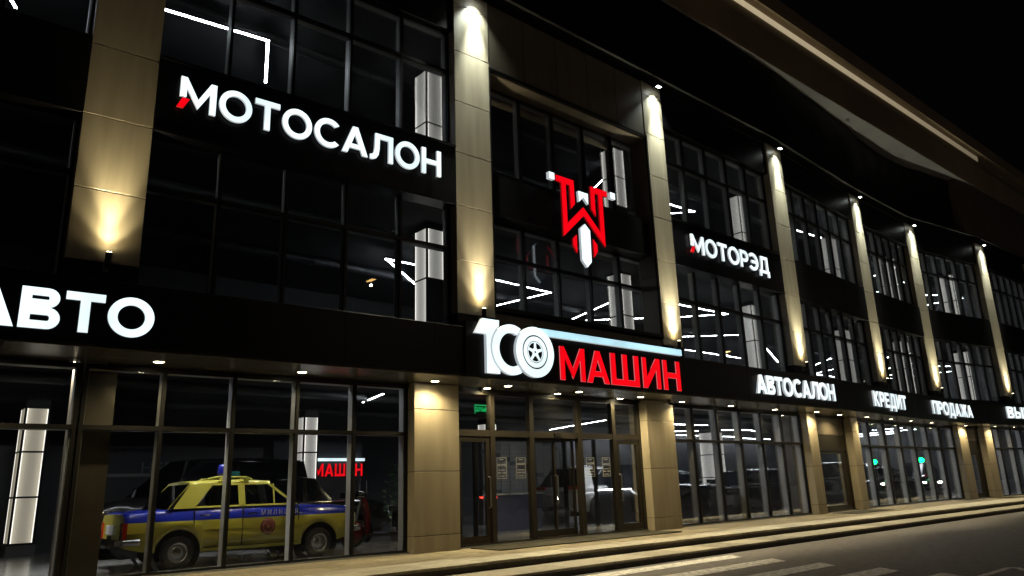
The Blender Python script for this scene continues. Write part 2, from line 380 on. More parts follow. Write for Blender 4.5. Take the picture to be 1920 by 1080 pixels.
# --- window walls
def window(bi, u0, u1, z0, z1, panes, transoms=(), off=.30, name='window', fin_d=.17, top_head=True, gl='glass', sill=True):
    """Curtain wall unit in bay bi: black outer caps (the part), with panes and grey inner mullions as sub-parts."""
    (ox, oy), ang, L = bay(bi)
    m = MB(); W = u1-u0; pw = W/panes; cap = .062
    zs = [z0]+list(transoms)+[z1]
    for k in range(panes+1):
        c = u0+k*pw; m.box(c-cap/2, c+cap/2, off-.05, off+.03, z0, z1)
    for z in zs: m.box(u0-cap/2+.002, u1+cap/2-.002, off-.046, off+.028, z-.04, z+.04)
    fr = m.build(name, M['frame'], B, (ox, oy, 0), ang)
    for k in range(panes):
        for za, zb in zip(zs[:-1], zs[1:]):
            plain('pane', (pw-.03, .018, zb-za-.03), M[gl], fr, (u0+k*pw+.015, off+.002, za+.015))
    for k in range(panes+1):
        c = u0+k*pw
        if k == 0: plain('mullion', (.05, fin_d, z1-z0), M['fin'], fr, (c, off+.031, z0))
        else: plain('mullion', (.062, fin_d, z1-z0), M['fin'], fr, (c-.031 if k < panes else c-.05, off+.031, z0))
    for z in zs[1:]:
        for k in range(panes): plain('transom', (pw-.066, fin_d-.006, .06), M['fin'], fr, (u0+k*pw+.033, off+.034, z-.045))
    return fr
# (bay, panes)
for bi, n in ((0, 5), (1, 5), (3, 5), (4, 6), (5, 6), (6, 6), (7, 6)):
    (o, ang, L) = bay(bi); u0 = PW[bi]/2+.02; u1 = L-PW[bi+1]/2-.02
    window(bi, u0, u1, 5.35, 8.57, n, (7.42,))
    window(bi, u0, u1, 10.06, 13.52, n, (12.36,))
# recessed entrance bay
(o, ang, L2) = bay(2); ua, ub = 12.12-o[0], 18.86-o[0]
window(2, ua, ub, 6.12, 8.6, 5, (7.64,), off=.70)
window(2, ua, ub, 9.55, 12.66, 5, (), off=.70)
# recess reveal: beige jambs and head, black outer trim
ja, jb = 11.80-o[0], 18.52-o[0]
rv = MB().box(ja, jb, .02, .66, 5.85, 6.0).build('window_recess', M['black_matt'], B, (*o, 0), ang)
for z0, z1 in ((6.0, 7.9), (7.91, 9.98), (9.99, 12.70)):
    piece('reveal_panel', (.1, .62, z1-z0), M['beige_shaded'], rv, (jb-.01, .04, z0)); piece('reveal_panel', (.06, .62, z1-z0), M['beige_shaded'], rv, (ja-.05, .04, z0))
    piece('recess_return', (.42, .05, z1-z0), M['beige_shaded'], rv, (jb+.09, .66, z0)); piece('recess_return', (.42, .05, z1-z0), M['beige_shaded'], rv, (ja-.1, .66, z0))
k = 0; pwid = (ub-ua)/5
for k in range(5): piece('head_panel', (pwid-.012, .6, .05), M['beige_shaded'], rv, (ja+.03+k*(jb-ja)/5, .05, 12.665))
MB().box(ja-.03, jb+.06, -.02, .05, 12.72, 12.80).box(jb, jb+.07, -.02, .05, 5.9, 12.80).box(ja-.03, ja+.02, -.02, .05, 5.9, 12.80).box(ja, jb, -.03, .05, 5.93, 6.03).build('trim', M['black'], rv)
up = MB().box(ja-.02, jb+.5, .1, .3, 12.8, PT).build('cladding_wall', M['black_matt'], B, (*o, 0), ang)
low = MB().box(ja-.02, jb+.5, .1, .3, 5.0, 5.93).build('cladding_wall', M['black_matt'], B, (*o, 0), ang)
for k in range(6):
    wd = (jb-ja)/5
    if k < 5: piece('cladding_panel', (wd-.012, .08, PT-12.82), M['beige_shaded'], up, (ja+k*wd, .02, 12.81), c=.006)
    if k < 5: piece('cladding_panel', (wd-.012, .08, .86), M['beige_shaded'], low, (ja+k*wd, .02, 5.06), c=.006)

# --- black spandrel bands between the storeys
def band(bi, z0, z1, off0, off1, u0=None, u1=None, n=3, m='black', name='spandrel'):
    (o, ang, L) = bay(bi); a = PW[bi]/2+.008 if u0 is None else u0; b = L-PW[bi+1]/2-.008 if u1 is None else u1
    core = MB().box(a+.01, b-.01, off0+.03, off1, z0+.01, z1-.01).build(name, M['black_matt'], B, (*o, 0), ang)
    for k in range(n):
        w = (b-a)/n; piece('spandrel_panel', (w-.008, .028, z1-z0), M[m], core, (a+k*w+.004, off0, z0), c=.004)
    return core
for bi in (0, 4, 5, 6, 7): band(bi, BX0, BX1, .0, .45)
band(2, 8.58, 9.72, .12, .69, .2, L2-.62, n=1)
for bi in (0, 1, 3, 4, 5, 6, 7):
    band(bi, 13.5, PT, .06, .45, n=4)            # top black cladding
    band(bi, 4.9, 5.42, .20, .45, n=1)           # plinth of the upper glazing

# --- parapet
pp = MB().prism(strip_poly(0, 8, .04, .4), PT, 15.28).build('parapet', M['black'], B)
MB().prism(strip_poly(0, 5, -.06, .44), 15.28, 15.325).build('coping', M['darkmetal'], pp)
MB().prism(strip_poly(5, 8, -.05, .44), 15.281, 15.326).build('coping', M['darkmetal'], pp)

# --- attic storey hanging over a curved recess
def attic_y(x): return 14.35-.0183*(x-2.95)
def smooth_front(off, x0=2.95, x1=95):
    """The attic runs straight over the bowed facade below."""
    return [(x0, attic_y(x0)+off), (x1, attic_y(x1)+off)]
def attic_poly(o0, o1, x0=2.95, x1=95):
    return smooth_front(o0, x0, x1)+list(reversed(smooth_front(o1, x0, x1)))
am = MB()
prof = [(6, 18.9), (0, 18.9), (0, 20.55), (.30, 21.36), (.30, 21.72), (-.12, 21.722), (-.12, 22.55), (6, 22.55)]
pa = [(2.95, attic_y(2.95)+o, z) for o, z in prof]; pb = [(95, attic_y(95)+o, z) for o, z in prof]
am.add(pa+pb, [(k, k+8, (k+1) % 8+8, (k+1) % 8) for k in range(8)]+[tuple(range(8)), tuple(range(15, 7, -1))])
at = am.build('attic_storey', M['attic'], B)

LEDM = [emit('cornice_led', (1.0, .82, .52), .50*(1-.033*k)) for k in range(23)]
for k in range(23):
    MB().prism(attic_poly(.24, .296, 19+k*1.5, 19+k*1.5+1.485), 21.42, 21.70).build('cornice_light', LEDM[k], at)
MB().prism(attic_poly(.01, 5.9), 18.87, 18.899).build('soffit_panel', M['soffit_pale'], at)
rec = []
RW = [(2.95, 14.40), (14, 14.2), (24, 14.06), (27.8, 14.12), (31.5, 14.34), (35.3, 14.55), (38.5, 14.9), (41.1, 15.05), (43.5, 14.95), (46.2, 14.5), (48.3, 14.2), (56, 13.75)]
for i in range(60):
    x = 2.95+(56-2.95)*i/59
    for (xa, ya), (xb, yb_) in zip(RW[:-1], RW[1:]):
        if x <= xb+1e-6: f = (x-xa)/(xb-xa); f = f*f*(3-2*f) if xa >= 24 else f; rec.append((x, ya+(yb_-ya)*f)); break
MB().prism(rec+[(56, 20), (2.95, 20)], 15.0, 18.865).build('recessed_wall', M['black_matt'], B)
MB().prism([(48.3, fpt(48.3)[0][1]+.02), (57.4, fpt(57.4)[0][1]+.02), (95, 12.75), (95, 19), (48.3, 19)], 15.33, 18.86).build('end_block', M['beige_shaded'], B)

# --- fascia over the ground floor and soffit under it
for bi in range(0, 8):
    (o, ang, L) = bay(bi)
    p = [node_pt(bi, -1.22), node_pt(bi+1, -1.22), node_pt(bi+1, -.9), node_pt(bi, -.9)]
    ca, sa = math.cos(ang), math.sin(ang)
    def loc2(q): return ((q[0]-o[0])*ca+(q[1]-o[1])*sa, -(q[0]-o[0])*sa+(q[1]-o[1])*ca)
    q = [loc2(v) for v in p]
    fa = MB().prism(q, FB+.01, FT-.01).build('fascia', M['black_matt'], B, (*o, 0), ang)
    a, b = q[0][0], q[1][0]; n = 4
    for k in range(n): piece('fascia_panel', ((b-a)/n-.006, .03, FT-FB), M['black'], fa, (a+k*(b-a)/n+.003, q[0][1]-.03, FB), c=.004)
    MB().prism([loc2(node_pt(bi, -.9)), loc2(node_pt(bi+1, -.9)), loc2(node_pt(bi+1, .2)), loc2(node_pt(bi, .2))], FT-.12, FT-.02).build('canopy_roof', M['black_matt'], fa)
    so = MB().prism([loc2(node_pt(bi, -1.2)), loc2(node_pt(bi+1, -1.2)), loc2(node_pt(bi+1, .34)), loc2(node_pt(bi, .34))], SOF+.03, SOF+.07).build('soffit', M['black_matt'], B, (*o, 0), ang)
    n = 6
    for k in range(n):
        w = (b-a)/n
        for (v0, v1) in ((-1.21, -.45), (-.44, .33)):
            piece('soffit_panel', (w-.01, v1-v0, .03), M['soffit'], so, (a+k*w+.005, v0, SOF), c=.002)
    MB().box(.3, L-.3, .24, .40, SOF-.07, SOF-.002).build('head_beam', M['frame'], B, (*o, 0), ang)

# --- ground floor pillars
def pillar(xa, xb, n=None):
    (px, py), a, bi = fpt(xa); w = (xb-xa)/math.cos(a)
    core = MB().box(.02, w-.02, .03, .42, PAV-.05, SOF).build('entrance_pillar', M['black_matt'], B, (px, py, 0), a)
    for z0, z1 in ((PAV, .64), (.652, 2.0), (2.012, 3.36), (3.372, SOF-.004)):
        piece('cladding_panel', (w, .40, z1-z0), M['beige'], core, (0, 0, z0), c=.006)
for xa, xb in ((9.42, 10.62), (17.46, 18.74), (26.86, 27.52), (30.88, 31.55), (43.3, 44.1), (45.9, 46.66)): pillar(xa, xb)

# --- ground floor glazing
def gwindow(bi, xa, xb, panes, transom=2.84):
    (o, ang, L) = bay(bi); c = math.cos(ang)
    return window(bi, (xa-o[0])/c, (xb-o[0])/c, .33, SOF-.06, panes, (transom,), off=.33, name='shop_window', fin_d=.2, gl='shop_glass')
gwindow(0, -4.7, 2.85, 5)
gwindow(1, 2.95, 9.40, 5)
gwindow(3, 18.78, 26.84, 6)
gwindow(5, 35.30, 42.05, 4); gwindow(4, 31.6, 35.24, 2); gwindow(6, 42.08, 43.28, 1)
gwindow(6, 46.7, 49.5, 2); gwindow(7, 49.55, 57, 5)

# --- doors
def framed_door(parent, u0, u1, v, z0, z1, handle='right', wide=.09, name='door'):
    d = MB()
    d.box(u0, u0+wide, v, v+.06, z0, z1).box(u1-wide, u1, v, v+.06, z0, z1).box(u0+wide, u1-wide, v, v+.06, z1-wide, z1).box(u0+wide, u1-wide, v, v+.06, z0, z0+.2)
    ob = d.build(name, M['bronze'], parent)
    MB().box(u0+wide, u1-wide, v+.02, v+.035, z0+.2, z1-wide).build('pane', M['door_glass'], ob)
    h = u1-wide/2 if handle == 'right' else u0+wide/2
    MB().tube([(h, v-.002, 1.15), (h, v-.08, 1.17), (h, v-.08, 1.85), (h, v-.002, 1.87)], .018).build('handle', M['metal'], ob)
    return ob
(o2, a2, _) = bay(2)
def U(x): return x-o2[0]
# posts and transom of the entrance screen
sc = MB()
for xa, xb in ((10.66, 10.76), (11.76, 11.90), (13.06, 13.2), (14.82, 14.98), (16.22, 16.36), (17.36, 17.45)):
    sc.box(U(xa), U(xb), .26, .40, .33, SOF-.06)
for xa, xb in ((10.76, 11.76), (11.9, 13.06), (13.2, 14.82), (14.98, 16.22), (16.36, 17.36)):
    sc.box(U(xa), U(xb), .27, .39, 2.82, 2.97); sc.box(U(xa), U(xb), .27, .39, SOF-.13, SOF-.06); sc.box(U(xa), U(xb), .27, .39, .33, .37)
E_ = sc.build('entrance_screen', M['bronze'], B, (*o2, 0), a2)
for xa, xb in ((10.76, 11.76), (11.9, 13.06), (13.2, 14.82), (14.98, 16.22), (16.36, 17.36)):
    MB().box(U(xa), U(xb), .32, .335, 2.97, SOF-.13).build('pane', M['door_glass'], E_)
for xa, xb in ((11.9, 13.06), (14.98, 16.22)): MB().box(U(xa), U(xb), .32, .335, .37, 2.82).build('pane', M['door_glass'], E_)
DR = MB().box(U(10.66), U(17.45), .25, .41, .301, .33).build('entrance_door', M['bronze'], B, (*o2, 0), a2)
framed_door(DR, U(10.77), U(11.75), .30, .335, 2.81, 'right', .12, 'side_door'); framed_door(DR, U(16.37), U(17.35), .30, .335, 2.81, 'left', .12, 'side_door')
framed_door(DR, U(13.22), U(14.02), .36, .335, 2.81, 'right', .06, 'sliding_leaf'); framed_door(DR, U(14.03), U(14.8), .44, .335, 2.81, 'left', .06, 'sliding_leaf')
MB().box(U(13.9), U(14.15), .22, .262, 2.86, 2.93).build('door_sensor', M['frame'], DR)
# inner lobby
lb = MB()
for x in (12.2, 13.6, 15.2, 16.6): lb.box(U(x), U(x)+.09, 2.6, 2.7, .33, 2.9)
lb.box(U(12.2), U(16.69), 2.6, 2.7, 2.9, 3.05)
for x in (12.15, 16.65): lb.box(U(x), U(x)+.08, .42, 2.6, 2.9, 3.0); lb.box(U(x), U(x)+.08, 1.4, 1.5, .33, 2.9)
LB = lb.build('lobby_frame', M['frame'], B, (*o2, 0), a2)
for xa, xb in ((12.29, 13.6), (15.29, 16.6)): MB().box(U(xa), U(xb), 2.64, 2.655, .36, 2.9).build('pane', M['door_glass'], LB)
# single doors between pillars
def single_door(xa, xb):
    (p, a, bi) = fpt(xa, .30); w = (xb-xa)/math.cos(a)
    d = MB().box(.0, .14, 0, .12, .3, SOF).box(w-.14, w, 0, .12, .3, SOF).box(.14, w-.14, 0, .1, 2.62, 2.78).box(.14, w-.14, .02, .1, 2.78, 3.22).box(.14, w-.14, 0, .12, .3, .33).build('door', M['bronze'], B, (*p, 0), a)
    piece('cladding_panel', (w-.28, .06, .71), M['beige_shaded'], d, (.14, .01, 3.23))
    framed_door(d, .4, w-.4, .03, .335, 2.61, 'left', .12, 'leaf')
    MB().box(.14, .4, .03, .09, .335, 2.61).box(w-.4, w-.14, .03, .09, .335, 2.61).build('side_panel', M['bronze'], d)
single_door(27.6, 30.85); single_door(44.15, 45.88)
# interior glazed office wall glimpsed through the left window
MB().box(4.4, 9.0, 22.0, 22.06, 2.2, 2.28).box(4.4, 9.0, 22.0, 22.06, 3.4, 3.46).build('office_rail', M['metal'], B)

# ducts and cable trays under the ceilings
for z, r, rows, x0, x1 in ((8.58, .14, (17.2, 20.6), 0, 56), (13.52, .14, (17.4, 20.4), 0, 56), (4.72, .15, (18.6, 22.4, 27), 0, 56)):
    for y in rows:
        d = MB().cyl((x0, y, z), (x1, y, z), r, n=14)
        for k in range(int(x0)+1, int(x1), 3): d.cyl((k, y, z), (k+.05, y, z), r+.02, n=14)
        d.build('ventilation_duct', M['duct'], B)
# ================================================================== mats
def floor_mat(label, x0, x1, y0, y1):
    m = MB().box(0, x1-x0, 0, y1-y0, 0, .014).build('entrance_mat', M['mat_rubber'], None, (x0, y0, PAV+.003)); tag(m, label, 'doormat', 'dark mats in front of the doors')
    MB().box(-.03, x1-x0+.03, -.03, 0, 0, .018).box(-.03, x1-x0+.03, y1-y0, y1-y0+.03, 0, .018).box(-.03, 0, 0, y1-y0, 0, .018).box(x1-x0, x1-x0+.03, 0, y1-y0, 0, .018).build('border', M['bronze'], m)
floor_mat('wide dark mat across the main entrance doors', 10.9, 17.2, 12.95, 13.95)
floor_mat('dark mat before the single door beside the long glass front', 27.7, 30.7, 13.0, 13.9)
floor_mat('dark mat before the farthest single door', 44.2, 46.2, 12.75, 13.5)

# ================================================================== letters
def arc(cx, cy, rx, ry, a0, a1, n=16):
    return [(cx+rx*math.cos(math.radians(a0+(a1-a0)*i/n)), cy+ry*math.sin(math.radians(a0+(a1-a0)*i/n))) for i in range(n+1)]
def glyph(ch, s):
    """(width, [piece, ...]); a piece is a list of closed loops (outline, holes). Cap height 1."""
    if ch == 'А':
        w = 1.02; a = s*1.05; sx = s*1.12; k = (w-a)/2; t = .2; c = s*.82
        def xl(y): return y*k
        yt = t+c; ym = (w-2*sx)/(2*k); ym = min(ym, .86)
        return w, [[[(0, 0), (k, 1), (k+a, 1), (w, 0), (w-sx, 0), (w-sx-t*k, t), (sx+t*k, t), (sx, 0)], [(sx+yt*k, yt), (w/2, ym), (w-sx-yt*k, yt)]]]
    if ch == 'В':
        w = .82; r1, r2 = .24, .265
        out = [(0, 0), (0, 1)]+arc(w-.04-r1, 1-r1, r1, r1, 90, -75, 10)+arc(w-r2, r2, r2, r2, 75, -90, 10)
        h1 = [(s, 1-s*.9)]+arc(w-.04-r1, 1-r1, r1-s, r1-s*.9, 90, -90, 8)+[(s, 1-2*r1+s*.9)]
        h2 = [(s, 2*r2-s*.9)]+arc(w-r2, r2, r2-s, r2-s*.9, 90, -90, 8)+[(s, s*.9)]
        return w, [[out, h1, h2]]
    if ch == 'Т': w = .84; return w, [[[(0, 1), (w, 1), (w, 1-s*.95), (w/2+s/2, 1-s*.95), (w/2+s/2, 0), (w/2-s/2, 0), (w/2-s/2, 1-s*.95), (0, 1-s*.95)]]]
    if ch == 'О': w = 1.06; return w, [[arc(w/2, .5, w/2, .52, 0, 360, 40)[:-1], arc(w/2, .5, w/2-s, .52-s*.95, 0, 360, 40)[:-1]]]
    if ch == 'С': w = .95; cx = .53; return w, [[arc(cx, .5, .53, .52, 42, 318, 30)+arc(cx, .5, .53-s, .52-s*.95, 312, 48, 30)]]
    if ch == 'Э':
        w = .9; cx = w-.53; xi = cx+.52-s
        return w, [[arc(cx, .5, .53, .52, 138, -138, 30)+arc(cx, .5, .53-s, .52-s*.95, -132, 132, 30)], [[(.22, .5-s*.42), (xi, .5-s*.42), (xi, .5+s*.42), (.22, .5+s*.42)]]]
    if ch == 'М': w = 1.1; return w, [[[(0, 0), (0, 1), (s*.95, 1), (w/2, .36), (w-s*.95, 1), (w, 1), (w, 0), (w-s, 0), (w-s, .66), (w/2, .06), (s, .66), (s, 0)]]]
    if ch == 'м': w = 1.1; return w, [[[(0, .36), (0, 1), (s*.95, 1), (w/2, .36), (w-s*.95, 1), (w, 1), (w, 0), (w-s, 0), (w-s, .66), (w/2, .06), (s, .66), (s, .36)]]]
    if ch == 'Л':
        w = .95; x = .2
        return w, [[[(x, 1), (w, 1), (w, 0), (w-s, 0), (w-s, 1-s*.95), (x+s, 1-s*.95), (x+s-.01, .42), (x+s-.05, .2), (x+s-.14, .06), (x+s-.28, 0), (0, 0), (0, s*.9), (.09, s*.95), (.15, s+.08), (.18, .45)]]]
    if ch == 'Н': w = .88; return w, [[[(0, 0), (0, 1), (s, 1), (s, .5+s*.45), (w-s, .5+s*.45), (w-s, 1), (w, 1), (w, 0), (w-s, 0), (w-s, .5-s*.45), (s, .5-s*.45), (s, 0)]]]
    if ch == 'П': w = .88; return w, [[[(0, 0), (0, 1), (w, 1), (w, 0), (w-s, 0), (w-s, 1-s*.95), (s, 1-s*.95), (s, 0)]]]
    if ch == 'Р':
        w = .8; r = .33
        return w, [[[(0, 0), (0, 1)]+arc(w-r, 1-r, r, r, 90, -90, 12)+[(s, 1-2*r), (s, 0)], [(s, 1-s*.95)]+arc(w-r, 1-r, r-s, r-s*.95, 90, -90, 10)+[(s, 1-2*r+s*.95)]]]
    if ch == 'Д':
        w = 1.02; f = s*.85
        return w, [[[(0, -.2), (0, f), (.1, f), (.17, .4), (.2, 1), (w-.1, 1), (w-.1, f), (w, f), (w, -.2), (w-s, -.2), (w-s, 0), (s, 0), (s, -.2)], [(.1+s, f), (.2+s*.8, .45), (.2+s, 1-s*.95), (w-.1-s, 1-s*.95), (w-.1-s, f)]]]
    if ch == 'Ш': w = 1.2; return w, [[[(0, 0), (0, 1), (s, 1), (s, s*.95), (w/2-s/2, s*.95), (w/2-s/2, 1), (w/2+s/2, 1), (w/2+s/2, s*.95), (w-s, s*.95), (w-s, 1), (w, 1), (w, 0)]]]
    if ch == 'И': w = .92; return w, [[[(0, 0), (0, 1), (s, 1), (s, .36), (w-s*1.05, 1), (w, 1), (w, 0), (w-s, 0), (w-s, .64), (s*1.05, 0)]]]
    if ch == 'К': w = .88; return w, [[[(0, 0), (0, 1), (s, 1), (s, .6), (w-1.3*s, 1), (w-.02, 1), (s+.24, .545), (w, 0), (w-1.3*s, 0), (s+.09, .42), (s, .34), (s, 0)]]]
    if ch == 'Е': w = .74; return w, [[[(0, 0), (0, 1), (w-.02, 1), (w-.02, 1-s*.95), (s, 1-s*.95), (s, .5+s*.45), (w-.07, .5+s*.45), (w-.07, .5-s*.45), (s, .5-s*.45), (s, s*.95), (w, s*.95), (w, 0)]]]
    if ch == 'Ж':
        w = 1.3; c = w/2
        r = [(c+s/2, 1), (c+s/2, .6), (w-1.25*s, 1), (w-.02, 1), (c+s/2+.2, .545), (w, 0), (w-1.25*s, 0), (c+s/2+.07, .42), (c+s/2, .34), (c+s/2, 0)]
        return w, [[r+[(w-x, y) for x, y in reversed(r)]]]
    if ch == 'Ы':
        w = 1.08; r = .3
        return w, [[[(0, 0), (0, 1), (s, 1), (s, 2*r)]+arc(.76-r, r, r, r, 90, -90, 12), [(s, 2*r-s*.95)]+arc(.76-r, r, r-s, r-s*.95, 90, -90, 10)+[(s, s*.95)]], [[(w-s, 0), (w-s, 1), (w, 1), (w, 0)]]]
def solid(name, pieces, depth, mats, parent, sx=1, sz=1, loc=(0, 0, 0), edge=False):
    """Extrude flat outlines (in x, z) towards -y: front at y=-depth, back at y=0. mats = front, sides[, rim]."""
    mb = MB()
    for loops in pieces:
        cu = bpy.data.curves.new('t', 'CURVE'); cu.dimensions = '2D'; cu.fill_mode = 'BOTH'; cu.extrude = .5
        for lp in loops:
            sp = cu.splines.new('POLY'); sp.points.add(len(lp)-1); sp.use_cyclic_u = True
            for p, q in zip(sp.points, lp): p.co = (q[0]*sx, q[1]*sz, 0, 1)
        ob = bpy.data.objects.new('t', cu); COL.objects.link(ob)
        dg = bpy.context.evaluated_depsgraph_get(); me = bpy.data.meshes.new_from_object(ob.evaluated_get(dg))
        off = len(mb.v)
        for v in me.vertices: mb.v.append((v.co.x, -(v.co.z+.5)*depth, v.co.z*0+v.co.y))
        for f in me.polygons:
            mb.f.append(tuple(i+off for i in f.vertices)); mb.m.append(0 if f.normal.z > .7 else 2 if f.normal.z < -.7 else 1); mb.smooth.append(False)
        bpy.data.objects.remove(ob); bpy.data.curves.remove(cu); bpy.data.meshes.remove(me)
    return mb.build(name, list(mats)+[M['frame']], parent, loc)
def word(parent, text, u0, u1, z0, h, s, depth, v, mats, track=.1, name='letter', boxes=None):
    gs = [glyph(c, s) for c in text]
    tot = sum(g[0] for g in gs)+track*(len(gs)-1); sx = (u1-u0)/tot; u = u0; out = []
    for i, (w, pcs) in enumerate(gs):
        if boxes: a, b = boxes[i]; out.append(solid(name, pcs, depth, mats, parent, (b-a)/w, h, (a, v, z0)))
        else: out.append(solid(name, pcs, depth, mats, parent, sx, h, (u, v, z0))); u += (w+track)*sx
    return out, sx
WH = [M['white_face'], M['white_side']]; RD = [M['red_face'], M['red_side']]; CY = [M['cyan_face'], M['white_side']]
def sign(name, label, bi, group=None):
    (o, a, L) = bay(bi); return thing(name, label, 'sign', (*o, 0), a, group)
def u_of(bi, x): return (x-NODES[bi][0])/math.cos(bay(bi)[1])

# box signs on the upper bands
for bi, txt, xa, xb, zb, h, nm, lab in ((1, 'мОТОСАЛОН', 3.95, 10.11, 9.08, .675, 'dealer_sign', 'big white МОТОСАЛОН letters with red slash on black box over the yellow car'),
                               (3, 'мОТОРЭД', 20.42, 25.3, 9.05, .65, 'dealer_sign', 'white МОТОРЭД letters with red slash on black box right of the emblem')):
    S = sign(nm, lab, bi); L = bay(bi)[2]
    a, b = PW[bi]/2+.006, L-PW[bi+1]/2-.0
    bx = MB().box(a, b, -.02, .44, BX0, BX1).build('sign_box', M['gloss_black'], S)
    MB().box(a-.0, b+.0, -.035, -.021, BX1-.05, BX1+.006).box(a, b, -.035, -.021, BX0-.006, BX0+.05).build('box_rim', M['black'], bx)
    ls, sx = word(S, txt, u_of(bi, xa), u_of(bi, xb), zb, h, .19, .055, -.055, WH, .1)
    solid('red_slash', [[[(-.07, 0), (.08, .32), (.30, .32), (.13, 0)]]], .05, RD, S, sx, h, (u_of(bi, xa), -.05, zb))
FV = -1.255
# fascia words
for bi, txt, xa, xb, zb, h, s, tr, lab in ((1, 'ОТВА', 0, 0, 0, 0, 0, 0, ''), (3, 'АВТОСАЛОН', 21.42, 26.62, 4.24, .6, .215, .06, 'white АВТОСАЛОН letters on the black fascia right of the red МАШИН'),
                                   (4, 'КРЕДИТ', 30.15, 33.72, 4.25, .60, .205, .14, 'white КРЕДИТ letters on the black fascia'),
                                   (5, 'ПРОДАЖА', 37.0, 42.3, 4.24, .60, .205, .14, 'white ПРОДАЖА letters on the black fascia between two pilasters'),
                                   (6, 'ВЫК', 45.95, 48.5, 4.30, .60, .205, .14, 'white ВЫК letters cut by the edge of the photo')):
    if not lab: continue
    S = sign('fascia_sign', lab, bi, 'lit words along the fascia'); word(S, txt, u_of(bi, xa), u_of(bi, xb), zb, h, s, .07, FV, CY if 0 else WH, tr)
S = sign('fascia_sign', 'large white АВТО letters on the fascia left of the yellow car', 0, 'lit words along the fascia')
word(S, 'АВТО', u_of(0, .98), u_of(0, 3.60), 4.175, .64, .215, .03, FV, WH, .08)

# main sign
S = sign('main_sign', 'big lit 100 МАШИН sign with wheel shaped zero and red letters over the entrance', 2)
MB().box(U(9.86), U(17.72), -1.265, -.9, 3.99, 5.20).build('backing_board', M['black'], S)
V0 = -1.27
def circ_gap(pts, c, r): return [p for p in pts if math.hypot(p[0]-c[0], p[1]-c[1]) >= r]
C1, C2 = (11.12, 4.645), (11.845, 4.655)
one = [(10.05, 4.93), (10.27, 5.28), (10.75, 5.28)]
ar = [p for p in arc(C1[0], C1[1], .64, .62, 126, 234, 20) if p[0] <= 10.75]
one += ar+[(10.75, 4.06), (10.37, 4.06), (10.37, 4.93)]
sh = lambda pts: [(U(x), z) for x, z in pts]
solid('digit', [[sh(one)]], .09, WH, S, loc=(0, V0, 0))
oa = circ_gap(arc(*C1, .585, .585, 60, 300, 60), C2, .655); ia = circ_gap(arc(*C1, .375, .39, 300, 60, 60), C2, .655)
solid('digit', [[sh(oa+ia)]], .085, WH, S, loc=(0, V0, 0))
ring = [[sh(arc(*C2, .605, .60, 0, 360, 64)[:-1]), sh(arc(*C2, .405, .405, 0, 360, 56)[:-1])], [sh(arc(*C2, .37, .37, 0, 360, 56)[:-1]), sh(arc(*C2, .262, .262, 0, 360, 48)[:-1])],
        [sh(arc(*C2, .245, .245, 0, 360, 48)[:-1]), sh(arc(*C2, .222, .222, 0, 360, 48)[:-1])]]
wz = solid('wheel_digit', ring, .09, WH, S, loc=(0, V0, 0))
solid('dark_ring', [[sh(arc(*C2, .404, .404, 0, 360, 56)[:-1]), sh(arc(*C2, .371, .371, 0, 360, 56)[:-1])], [sh(arc(*C2, .261, .261, 0, 360, 48)[:-1]), sh(arc(*C2, .246, .246, 0, 360, 48)[:-1])], [sh(arc(*C2, .221, .221, 0, 360, 48)[:-1])]], .08, [M['grey_acrylic'], M['grey_acrylic']], wz)
star = []
for k in range(5):
    t = 90+72*k
    for da, r in ((-8, .22), (8, .22), (22, .10), (50, .10)):
        an = math.radians(t-da if da in (-8,) else t+da) if 0 else math.radians(t+da); star.append((C2[0]+r*math.cos(an), C2[1]+r*math.sin(an)))
solid('spokes', [[sh(star), sh(arc(*C2, .028, .028, 0, 360, 12)[:-1])]], .087, WH, wz)
bar = [(17.56, 5.245), (17.56, 5.075)]+[(C2[0]+.61*math.cos(math.radians(t)), C2[1]+.605*math.sin(math.radians(t))) for t in range(44, 77, 4)]+[(12.0, 5.245)]
solid('tail_bar', [[sh([p for p in bar if p[0] < 14.6]+[(14.75, 5.245), (14.75, 5.075)]) if 0 else sh([(14.7, 5.245), (14.7, 5.075)]+bar[2:])]], .085, CY, S, loc=(0, V0, 0))
solid('tail_bar', [[sh([(17.56, 5.245), (17.56, 5.075), (14.712, 5.075), (14.712, 5.245)])]], .085, CY, S, loc=(0, V0, 0))
bxs = [(12.72, 13.58), (13.66, 14.47), (14.56, 15.67), (15.84, 16.58), (16.73, 17.48)]
word(S, 'МАШИН', 0, 1, 4.075, .82, .19, .03, V0, RD, boxes=[(U(a), U(b)) for a, b in bxs])
word(S, 'МАШИН', 0, 1, 4.072, .826, .205, .02, V0, [M['red_edge'], M['red_edge']], name='letter_rim', boxes=[(U(a)-.006, U(b)+.006) for a, b in bxs])

